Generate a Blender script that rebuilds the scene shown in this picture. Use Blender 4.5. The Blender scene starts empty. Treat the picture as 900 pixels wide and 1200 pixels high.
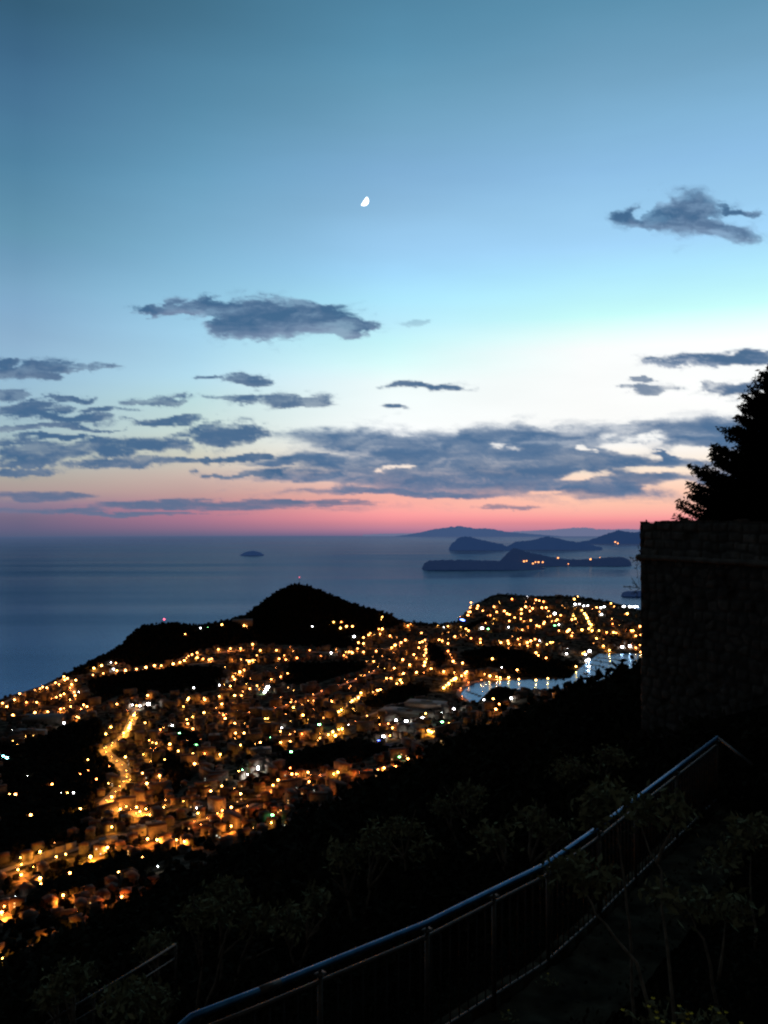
import bpy, math, random
import numpy as np
from mathutils import Vector, Matrix

random.seed(7)
RNG = np.random.RandomState(11)
scene = bpy.context.scene
col = scene.collection
H = 400.0            # eye height above the sea (m)
F = 971.0            # focal length in units of the 900 px wide photograph
HY = 619.5           # row of the true horizontal
TILT = math.atan((HY - 600) / F)
CT, ST = math.cos(TILT), math.sin(TILT)

# ------------------------------------------------------------------ helpers
def ray(px, py):
    """viewing direction scaled so that its forward (Y) component is 1"""
    px = np.asarray(px, float); py = np.asarray(py, float)
    v = (600 - py) / F
    Y = CT - v * ST
    return ((px - 450) / F) / Y, (ST + v * CT) / Y

def at(px, py, y):
    a, b = ray(px, py)
    return np.array([float(a) * y, y, H + float(b) * y])

_tab = np.random.RandomState(3).rand(256, 256)
def vnoise(x, y):
    xi = np.floor(x).astype(int); yi = np.floor(y).astype(int)
    fx = x - xi; fy = y - yi
    fx = fx * fx * (3 - 2 * fx); fy = fy * fy * (3 - 2 * fy)
    g = lambda a, b: _tab[a & 255, b & 255]
    return (g(xi, yi) * (1 - fx) + g(xi + 1, yi) * fx) * (1 - fy) + (g(xi, yi + 1) * (1 - fx) + g(xi + 1, yi + 1) * fx) * fy
def fbm(x, y, o=5, gain=.5):
    x = np.asarray(x, float); y = np.asarray(y, float)
    s = 0; a = 1; t = 0
    for k in range(o):
        s = s + a * vnoise(x * 2 ** k + 17.3 * k, y * 2 ** k + 9.1 * k); t += a; a *= gain
    return s / t
def sstep(a, b, x):
    t = np.clip((x - a) / (b - a), 0, 1)
    return t * t * (3 - 2 * t)

def tag(o, label=None, cat=None, group=None, kind=None):
    if label: o['label'] = label
    if cat: o['category'] = cat
    if group: o['group'] = group
    if kind: o['kind'] = kind
    return o
def link(o, parent=None):
    col.objects.link(o)
    if parent is not None: o.parent = parent
    return o
def empty(name, loc=(0, 0, 0), rz=0.0):
    o = bpy.data.objects.new(name, None); o.empty_display_size = .2
    o.location = loc; o.rotation_euler = (0, 0, rz)
    return link(o)
def mesh_np(name, V, polys, mats=None, midx=None, smooth=False, attrs=None):
    """polys: list of int arrays (n,k)"""
    V = np.asarray(V, np.float32)
    me = bpy.data.meshes.new(name)
    polys = [np.asarray(p, np.int32) for p in polys if len(p)]
    nl = sum(p.size for p in polys); npol = sum(len(p) for p in polys)
    me.vertices.add(len(V)); me.vertices.foreach_set('co', V.ravel())
    me.loops.add(nl); me.loops.foreach_set('vertex_index', np.concatenate([p.ravel() for p in polys]))
    me.polygons.add(npol)
    tot = np.concatenate([np.full(len(p), p.shape[1], np.int32) for p in polys])
    st = np.concatenate([[0], np.cumsum(tot)[:-1]]).astype(np.int32)
    me.polygons.foreach_set('loop_start', st)
    me.polygons.foreach_set('loop_total', tot)
    if smooth: me.polygons.foreach_set('use_smooth', np.ones(npol, bool))
    for m in (mats or []): me.materials.append(m)
    if midx is not None: me.polygons.foreach_set('material_index', np.asarray(midx, np.int32))
    me.update(calc_edges=True)
    for k, a in (attrs or {}).items():
        at_ = me.attributes.new(k, 'FLOAT', 'POINT'); at_.data.foreach_set('value', np.asarray(a, np.float32))
    me.validate()
    return me
def obj(name, me, parent=None, loc=None):
    o = bpy.data.objects.new(name, me)
    if loc is not None: o.location = loc
    return link(o, parent)

class MB:
    def __init__(s): s.v = []; s.q = []; s.t = []; s.n = 0
    def add(s, V, quads=(), tris=()):
        V = np.asarray(V, float)
        if len(quads): s.q.append(np.asarray(quads, int) + s.n)
        if len(tris): s.t.append(np.asarray(tris, int) + s.n)
        s.v.append(V); s.n += len(V)
    def box(s, c, sz, rz=0, rot=None):
        x, y, z = [a / 2 for a in sz]
        V = np.array([[i, j, k] for k in (-z, z) for (i, j) in ((-x, -y), (x, -y), (x, y), (-x, y))])
        if rot is not None: V = V @ np.array(rot).T
        elif rz:
            c_, s_ = math.cos(rz), math.sin(rz)
            V = V @ np.array([[c_, s_, 0], [-s_, c_, 0], [0, 0, 1]])
        s.add(V + np.asarray(c), [[3, 2, 1, 0], [4, 5, 6, 7], [0, 1, 5, 4], [1, 2, 6, 5], [2, 3, 7, 6], [3, 0, 4, 7]])
    def tube(s, pts, r, n=8, cap=True):
        P = [np.asarray(p, float) for p in pts]; m = len(P)
        R = r if hasattr(r, '__len__') else [r] * m
        V = []; up = None
        for i in range(m):
            d = P[min(i + 1, m - 1)] - P[max(i - 1, 0)]; d = d / (np.linalg.norm(d) + 1e-9)
            if up is None:
                a = np.array([0, 0, 1.]) if abs(d[2]) < .9 else np.array([1., 0, 0])
                up = np.cross(d, np.cross(a, d))
            up = up - d * np.dot(up, d); up /= np.linalg.norm(up) + 1e-9
            w = np.cross(d, up)
            for k in range(n):
                t = 2 * math.pi * k / n
                V.append(P[i] + R[i] * (math.cos(t) * up + math.sin(t) * w))
        Q = [[i * n + k, i * n + (k + 1) % n, (i + 1) * n + (k + 1) % n, (i + 1) * n + k] for i in range(m - 1) for k in range(n)]
        T = []
        if cap:
            V.append(P[0]); V.append(P[-1])
            T = [[m * n, (k + 1) % n, k] for k in range(n)] + [[m * n + 1, (m - 1) * n + k, (m - 1) * n + (k + 1) % n] for k in range(n)]
        s.add(V, Q, T)
    def ball(s, c, r, it=1):
        V, T = ICO[it]
        s.add(V * np.asarray(r) + np.asarray(c), [], T)
    def leaves(s, C, size, rs, flat=0.0, aspect=.5, up=None):
        """one leaf-shaped quad per centre"""
        C = np.asarray(C, float); n = len(C)
        a = rs.randn(n, 3); a[:, 2] *= (1 - flat); a /= np.linalg.norm(a, axis=1)[:, None] + 1e-9
        b = rs.randn(n, 3); b -= a * (a * b).sum(1)[:, None]; b /= np.linalg.norm(b, axis=1)[:, None] + 1e-9
        L = (np.asarray(size) * rs.uniform(.6, 1.3, n))[:, None]; W = L * aspect
        V = np.stack([C - a * L * .5, C + b * W * .5, C + a * L * .5, C - b * W * .5], 1).reshape(-1, 3)
        s.add(V, np.arange(4 * n).reshape(n, 4))
    def mesh(s, name, mat, smooth=False):
        V = np.concatenate(s.v)
        P = []
        if s.q: P.append(np.concatenate(s.q))
        if s.t: P.append(np.concatenate(s.t))
        return mesh_np(name, V, P, [mat] if not isinstance(mat, list) else mat, None, smooth)
    def build(s, name, mat, parent=None, smooth=False, loc=None):
        return obj(name, s.mesh(name, mat, smooth), parent, loc)

def _ico(it):
    import bmesh
    bm = bmesh.new(); bmesh.ops.create_icosphere(bm, subdivisions=it, radius=1)
    bm.verts.ensure_lookup_table()
    V = np.array([v.co[:] for v in bm.verts]); T = np.array([[v.index for v in f.verts] for f in bm.faces]); bm.free()
    return V, T
ICO = {1: _ico(1), 2: _ico(2), 3: _ico(3)}

# ------------------------------------------------------------------ materials
def srgb(r, g, b):
    f = lambda c: (c / 255 / 12.92) if c <= 10 else ((c / 255 + .055) / 1.055) ** 2.4
    return (f(r), f(g), f(b))
def mat(name, a, b=None, scale=3.0, rough=.8, metal=0.0, bump=0.0, spec=.12, obj_rand=0.0, detail=5):
    m = bpy.data.materials.new(name); m.use_nodes = True
    N = m.node_tree.nodes; L = m.node_tree.links; bs = N['Principled BSDF']
    bs.inputs['Roughness'].default_value = rough; bs.inputs['Metallic'].default_value = metal
    bs.inputs['Specular IOR Level'].default_value = spec
    b = b or tuple(c * .6 for c in a)
    tc = N.new('ShaderNodeTexCoord'); nz = N.new('ShaderNodeTexNoise'); nz.inputs['Scale'].default_value = scale; nz.inputs['Detail'].default_value = detail
    L.new(tc.outputs['Object'], nz.inputs['Vector'])
    rp = N.new('ShaderNodeValToRGB'); rp.color_ramp.elements[0].position = .35; rp.color_ramp.elements[1].position = .65
    rp.color_ramp.elements[0].color = (*a, 1); rp.color_ramp.elements[1].color = (*b, 1)
    L.new(nz.outputs['Fac'], rp.inputs['Fac'])
    out = rp.outputs['Color']
    if obj_rand:
        oi = N.new('ShaderNodeObjectInfo'); hs = N.new('ShaderNodeHueSaturation')
        mr = N.new('ShaderNodeMapRange'); mr.inputs[3].default_value = 1 - obj_rand; mr.inputs[4].default_value = 1 + obj_rand
        L.new(oi.outputs['Random'], mr.inputs[0]); L.new(mr.outputs[0], hs.inputs['Value']); L.new(out, hs.inputs['Color']); out = hs.outputs['Color']
    L.new(out, bs.inputs['Base Color'])
    if bump:
        bp = N.new('ShaderNodeBump'); bp.inputs['Strength'].default_value = bump; bp.inputs['Distance'].default_value = .05
        L.new(nz.outputs['Fac'], bp.inputs['Height']); L.new(bp.outputs['Normal'], bs.inputs['Normal'])
    return m
def emit(name, c, s, sample=True):
    m = bpy.data.materials.new(name); m.use_nodes = True
    N = m.node_tree.nodes; N.clear(); o = N.new('ShaderNodeOutputMaterial'); e = N.new('ShaderNodeEmission')
    e.inputs['Color'].default_value = (*c, 1); e.inputs['Strength'].default_value = s
    m.node_tree.links.new(e.outputs[0], o.inputs['Surface'])
    if not sample: m.cycles.emission_sampling = 'NONE'
    else: m.cycles.emission_sampling = 'FRONT'
    return m

M = {}
M['bark'] = mat('bark', (.16, .14, .11), (.08, .07, .055), 12, .95, bump=.4, spec=0)
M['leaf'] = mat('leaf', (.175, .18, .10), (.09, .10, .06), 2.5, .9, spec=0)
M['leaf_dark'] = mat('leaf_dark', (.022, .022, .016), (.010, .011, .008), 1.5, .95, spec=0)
M['needle'] = mat('needle', (.008, .010, .007), (.004, .005, .004), 2, .95, spec=0)
M['wood_far'] = mat('wood_far', (.012, .012, .009), (.006, .006, .005), .03, .95, spec=0)
M['pole'] = mat('pole_metal', (.022, .022, .022), None, 4, .7, 0)
M['stone'] = mat('stone', (.105, .095, .082), (.052, .047, .042), 2.2, .9, bump=.5, detail=9)
M['stone_plain'] = mat('stone_plain', (.105, .095, .082), (.052, .047, .042), 2.2, .9, bump=.5, detail=9)
def _stone_tone(m):
    N = m.node_tree.nodes; L = m.node_tree.links; bs = N['Principled BSDF']; src = bs.inputs['Base Color'].links[0].from_socket
    a = N.new('ShaderNodeAttribute'); a.attribute_name = 'stone_tone'; v = N.new('ShaderNodeVectorMath'); v.operation = 'SCALE'; L.new(src, v.inputs[0]); L.new(a.outputs['Fac'], v.inputs['Scale']); L.new(v.outputs[0], bs.inputs['Base Color'])
_stone_tone(M['stone'])
M['stone_path'] = mat('stone_path', (.046, .042, .029), (.013, .013, .010), 3.5, .95, bump=.6, detail=8, spec=0)
M['pipe'] = mat('blue_pipe', (.050, .165, .30), (.025, .10, .20), 9, .36, .8)
M['pipe_grey'] = mat('grey_pipe', (.075, .068, .060), (.045, .042, .038), 14, .5, .5)
M['wall_a'] = mat('house_wall', (.085, .077, .070), (.05, .046, .043), .3, .9, obj_rand=.5)
M['roof_a'] = mat('house_roof', (.070, .038, .026), (.045, .026, .020), .5, .9, obj_rand=.4)
M['hall'] = mat('hall_wall', (.22, .19, .17), (.17, .15, .13), .2, .85)
M['hall_roof'] = mat('hall_roof', (.10, .115, .13), (.08, .09, .10), .1, .7)
M['road'] = mat('road_asphalt', (.21, .18, .155), (.15, .13, .11), .2, .85)
M['rail_dark'] = mat('old_rail', (.035, .033, .03), (.02, .019, .018), 9, .7)
M['boat'] = mat('boat_hull', (.10, .10, .10), (.07, .07, .07), 1, .5)
M['boat_dark'] = mat('pontoon_deck', (.02, .02, .022), None, 1, .8)
M['flower'] = mat('flower', (.75, .55, .03), (.55, .42, .03), 8, .7)

def lampset(name, c, lv): return emit(name, c, lv)
OR = (1.0, .37, .095); RED = (1.0, .27, .06); WH = (.95, .95, 1.0); YE = (1.0, .50, .11)
LIGHT_C = {'o': (1., .285, .032), 'r': (1., .20, .025), 'y': (1., .37, .035), 'w': (.95, .9, .8), 'g': (.2, 1., .3), 'b': (.1, .2, 1.), 't': (.3, .85, 1.)}
_pl = {}
def lamp_light(pos, c, watt, parent=None):
    key = (c, round(math.log(watt) * 4))
    if key not in _pl:
        l = bpy.data.lights.new('lamp_light', 'POINT'); l.color = LIGHT_C[c]; l.energy = math.exp(key[1] / 4); l.shadow_soft_size = .35; _pl[key] = l
    o = bpy.data.objects.new('lamp_light', _pl[key]); o.location = pos; return link(o, parent)
LV = [(0, 34.), (1300, 26.), (2400, 16.)]
LM = {}
for key, c in (('o', OR), ('r', RED), ('w', WH), ('y', YE), ('g', (.25, 1., .35)), ('b', (.12, .2, 1.)), ('t', (.3, .9, 1.))):
    LM[key] = [emit('lamp_glow_' + key, c, s, False) for _, s in LV]

# ------------------------------------------------------------------ terrain
SIL = np.array([  # column, row of the outline against the sea, height there, length of the front slope, steepness behind
 (-420, 1010, 16, 150, .5), (-200, 930, 18, 160, .5), (0, 819, 20, 200, .5), (50, 803, 22, 200, .5), (72, 792, 24, 200, .5), (100, 778, 26, 220, .5), (115, 771, 32, 260, .5),
 (140, 758, 42, 320, .5), (155, 743, 60, 420, .5), (167, 733, 70, 460, .5), (195, 730, 72, 460, .5), (240, 732, 70, 460, .5), (270, 726, 75, 460, .5),
 (288, 720, 78, 440, .5), (300, 711, 86, 430, .5), (315, 699, 115, 430, .5), (330, 690, 150, 430, .5), (342, 685.5, 170, 430, .5), (350, 684, 176, 430, .5), (362, 686, 172, 430, .5), (380, 693, 150, 430, .5),
 (400, 702, 125, 430, .5), (420, 709, 105, 420, .5), (440, 715, 90, 380, .5), (458, 719, 68, 330, .5), (470, 727, 40, 260, .5), (500, 730, 20, 240, .4), (520, 731, 18, 240, .4), (536, 728, 18, 260, .4),
 (545, 717, 30, 600, .4), (560, 706, 40, 900, .4), (575, 698, 52, 1100, .4), (585, 695.5, 56, 1200, .4), (620, 698, 55, 1300, .4), (660, 698, 55, 1250, .4), (700, 702, 48, 1150, .4),
 (720, 706, 40, 1050, .4), (745, 713, 30, 800, .4), (775, 718, 28, 700, .4), (850, 722, 26, 700, .4), (1300, 722, 26, 700, .4)], float)
_su = (SIL[:, 0] - 450) / F
_sD = (H - SIL[:, 2]) * F / (SIL[:, 1] - HY)
HARB = [(537, 812), (554, 800), (570, 797.5), (600, 796.5), (640, 796), (668, 795), (676, 786), (684, 779), (695, 771), (702, 766), (760, 765.5), (900, 764), (900, 798), (720, 807), (655, 808), (622, 809), (598, 808), (586, 804), (575, 808), (566, 817), (559, 824), (546, 822)]
HARB = np.array([[float(ray(a, b)[0]) * (-H / float(ray(a, b)[1])), -H / float(ray(a, b)[1])] for a, b in HARB])
def poly_sd(P, x, y):
    """distance to the outline, negative inside"""
    d = np.full(np.shape(x), 1e9); ins = np.zeros(np.shape(x), bool)
    n = len(P)
    for i in range(n):
        a = P[i]; b = P[(i + 1) % n]
        ex, ey = b - a; wx = x - a[0]; wy = y - a[1]
        t = np.clip((wx * ex + wy * ey) / (ex * ex + ey * ey), 0, 1)
        d = np.minimum(d, np.hypot(wx - ex * t, wy - ey * t))
        c = ((a[1] <= y) != (b[1] <= y)) & (x < a[0] + (y - a[1]) / (b[1] - a[1] + 1e-12) * (b[0] - a[0]))
        ins ^= c
    return np.where(ins, -d, d)
RAIL_PX = [(224, 1192), (312, 1158), (376, 1132), (500, 1082), (540, 1062), (638, 1014), (704, 968), (740, 940), (788, 904), (841, 864)]
RAILZ = -3.4
RAIL = []
for a, b in RAIL_PX:
    u, v = ray(a, b); y = RAILZ / float(v); RAIL.append((float(u) * y, y))
RAIL = np.array(RAIL)
PATHZ = -4.45
def s_of(x, y): return -.85 * x + .53 * y
def mountain(x, y):
    z = H - 2.95 - .577 * s_of(x, y)
    r = np.hypot(x, y)
    z = z - np.clip(x / np.maximum(y, 1) - .10, 0, .3) * np.clip(y - 30, 0, 1500) * .085
    z = z + (fbm(x / 60 + 5, y / 60, 4) - .55) * np.clip(r * .03, 0, 9)
    z = z + (fbm(x / 2.3, y / 2.3, 3) - .5) * np.clip(r * .03, .15, .5)
    # ledge cut for the footpath
    if np.ndim(z):
        near = (r < 26)
        if near.any():
            d = np.full(np.shape(z), 99.); sd = np.zeros(np.shape(z))
            for i in range(len(RAIL) - 1):
                a = RAIL[i]; b = RAIL[i + 1]; e = b - a
                wx = x - a[0]; wy = y - a[1]
                t = np.clip((wx * e[0] + wy * e[1]) / (e @ e), 0, 1)
                dd = np.hypot(wx - e[0] * t, wy - e[1] * t)
                side = e[0] * wy - e[1] * wx      # <0: towards the hill
                m = dd < d; d = np.where(m, dd, d); sd = np.where(m, side, sd)
            inner = sd < 0
            zl = np.where(inner, PATHZ - .12 + np.clip(d - 1.25, 0, 9) * 1.2, PATHZ - .12 - np.clip(d - .2, 0, 9) * .8) + H
            z = np.where(near & (d < 3.0), np.minimum(z, zl), z)
    return z
def lowland(x, y):
    u = x / y
    D = np.interp(u, _su, _sD); zr = np.interp(u, _su, SIL[:, 2]); wf = np.interp(u, _su, SIL[:, 3]); kb = np.interp(u, _su, SIL[:, 4])
    s = s_of(x, y)
    B = 10 + 92 * np.exp(-np.clip(s - 480, 0, None) / 330) + (fbm(x / 140, y / 140, 4) - .5) * 14
    hs = poly_sd(HARB, x, y)
    B = 2.2 + (B - 2.2) * sstep(10, 330, hs)
    t = sstep(0, 1, (y - (D - wf)) / wf)
    z = B * (1 - t) + zr * t
    z = np.where(y > D, zr - (y - D) * kb, z)
    z = np.where(hs < 0, np.maximum(-4, hs * 2 + 2.2), z)
    return np.maximum(z, -8)
def terrain(x, y):
    return np.maximum(lowland(x, y), mountain(x, y))

def hit(px, py, h=0.0, y0=420., y1=5200., n=1700, fn=lowland):
    """where sight lines meet the ground raised by h; vectorised"""
    px = np.atleast_1d(np.asarray(px, float)); py = np.atleast_1d(np.asarray(py, float))
    Y = np.geomspace(y0, y1, n)[None, :]
    out = np.zeros((len(px), 3)); ok = np.zeros(len(px), bool)
    for k in range(0, len(px), 200):
        u, v = ray(px[k:k + 200], py[k:k + 200]); u = u[:, None]; v = v[:, None]
        X = u * Y; Z = H + v * Y
        T = np.maximum(fn(X, np.broadcast_to(Y, X.shape)), 0) + h
        below = T >= Z
        i = below.argmax(1); o = below.any(1)
        y = Y[0, i]; out[k:k + 200] = np.stack([u[:, 0] * y, y, H + v[:, 0] * y - h], 1); ok[k:k + 200] = o
    return out, ok

def build_terrain():
    cols = np.concatenate([np.arange(-1300, -60, 16), np.arange(-60, 960, 2.6), np.arange(960, 2100, 20)])
    us = (cols - 450) / F
    ys = np.concatenate([np.geomspace(1.2, 40, 90), np.geomspace(41, 470, 170),
                         H * F / (np.arange(1440, 700, -.9) - HY)[np.arange(1440, 700, -.9) < 1430], np.linspace(4900, 7500, 30)])
    ys = np.unique(np.round(ys, 3))
    U, Y = np.meshgrid(us, ys); X = U * Y
    Z = terrain(X, Y)
    nr, nc = X.shape
    V = np.stack([X, Y, Z], -1).reshape(-1, 3)
    i = np.arange(nr - 1)[:, None] * nc + np.arange(nc - 1)[None, :]
    Q = np.stack([i, i + 1, i + nc + 1, i + nc], -1).reshape(-1, 4)
    town = (lowland(X, Y) > mountain(X, Y)).astype(float).ravel()
    W = wood_mask_xy(X.ravel(), Y.ravel(), Z.ravel())
    m = bpy.data.materials.new('ground'); m.use_nodes = True
    N = m.node_tree.nodes; L = m.node_tree.links; bs = N['Principled BSDF']; bs.inputs['Roughness'].default_value = .95; bs.inputs['Specular IOR Level'].default_value = 0
    at1 = N.new('ShaderNodeAttribute'); at1.attribute_name = 'town'
    tc = N.new('ShaderNodeTexCoord'); n1 = N.new('ShaderNodeTexNoise'); n1.inputs['Scale'].default_value = .06; n1.inputs['Detail'].default_value = 6
    L.new(tc.outputs['Object'], n1.inputs['Vector'])
    r1 = N.new('ShaderNodeValToRGB'); e = r1.color_ramp.elements
    e[0].position = .4; e[0].color = (.010, .010, .008, 1); e[1].position = .64; e[1].color = (.115, .095, .075, 1)
    n2 = N.new('ShaderNodeTexNoise'); n2.inputs['Scale'].default_value = .9; n2.inputs['Detail'].default_value = 6; L.new(tc.outputs['Object'], n2.inputs['Vector'])
    r2 = N.new('ShaderNodeValToRGB'); e = r2.color_ramp.elements
    e[0].position = .35; e[0].color = (.003, .0033, .0025, 1); e[1].position = .7; e[1].color = (.007, .0066, .005, 1)
    L.new(n1.outputs['Fac'], r1.inputs['Fac']); L.new(n2.outputs['Fac'], r2.inputs['Fac'])
    mx = N.new('ShaderNodeMix'); mx.data_type = 'RGBA'
    L.new(at1.outputs['Fac'], mx.inputs[0]); L.new(r2.outputs['Color'], mx.inputs[6]); L.new(r1.outputs['Color'], mx.inputs[7])
    L.new(mx.outputs[2], bs.inputs['Base Color'])
    o = obj('terrain', mesh_np('terrain', V, [Q], [m], None, True, {'town': town * (1 - W)}))
    tag(o, 'dark mountainside falling to a flat coastal plain with a cone-shaped hill by the sea', kind='structure')

# dark woods between the built-up quarters: (columns, rows) outlines projected on the ground
WOODS_PX = [
 [(60, 800), (100, 775), (140, 752), (167, 728), (270, 720), (300, 705), (350, 676), (400, 696), (458, 712), (475, 727), (470, 733), (430, 741), (424, 758), (395, 760), (350, 756), (296, 753), (250, 759), (222, 764), (200, 778), (186, 777), (150, 782), (128, 773), (100, 790), (80, 792)],
 [(104, 800), (112, 794), (150, 789), (192, 783), (205, 781), (255, 781), (268, 790), (255, 808), (235, 811), (200, 812), (170, 811), (140, 814), (122, 822), (106, 822)],
 [(340, 777), (428, 776), (430, 783), (402, 791), (378, 798), (368, 806), (345, 802), (330, 800)],
 [(0, 872), (20, 876), (52, 862), (80, 850), (118, 842), (121, 866), (114, 880), (130, 897), (135, 908), (108, 938), (116, 955), (70, 985), (30, 998), (0, 1004)],
 [(192, 885), (205, 884), (214, 893), (225, 902), (222, 915), (206, 920), (192, 908)],
 [(540, 764), (580, 757), (610, 763), (650, 772), (682, 778), (668, 794), (610, 794), (596, 788), (575, 781), (556, 784), (545, 776)],
 [(424, 828), (434, 818), (470, 803), (496, 802), (505, 812), (484, 820), (480, 827), (440, 829)],
 [(340, 884), (380, 876), (420, 868), (440, 872), (452, 880), (420, 893), (380, 900), (330, 904), (312, 893)],
 [(535, 738), (560, 727), (570, 722), (575, 728), (556, 733), (545, 741)],
 [(500, 752), (512, 756), (524, 770), (516, 782), (502, 782)],
 [(195, 850), (230, 862), (235, 880), (222, 876), (200, 862)],
 [(60, 1030), (120, 1012), (150, 1010), (185, 1000), (200, 1003), (160, 1025), (100, 1045), (50, 1062), (28, 1062)],
 [(270, 875), (320, 872), (330, 880), (300, 885)],
 [(566, 826), (570, 814), (580, 807), (592, 806), (600, 811), (612, 812), (598, 822), (592, 829), (575, 832)],
]
def wood_mask_px(px, py):
    m = np.zeros(np.shape(px), bool)
    for P in WOODS_PX: m |= poly_sd(np.array(P, float), px, py) < 0
    return m
def to_px(x, y, z):
    dz = (z - H)
    fw = y * CT + dz * ST; up = -y * ST + dz * CT
    return 450 + F * x / fw, 600 - F * up / fw
def wood_mask_xy(x, y, z):
    w = np.zeros(len(x)); m = y > 400
    px, py = to_px(x[m], y[m], z[m]); w[m] = wood_mask_px(px, py)
    return w

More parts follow.
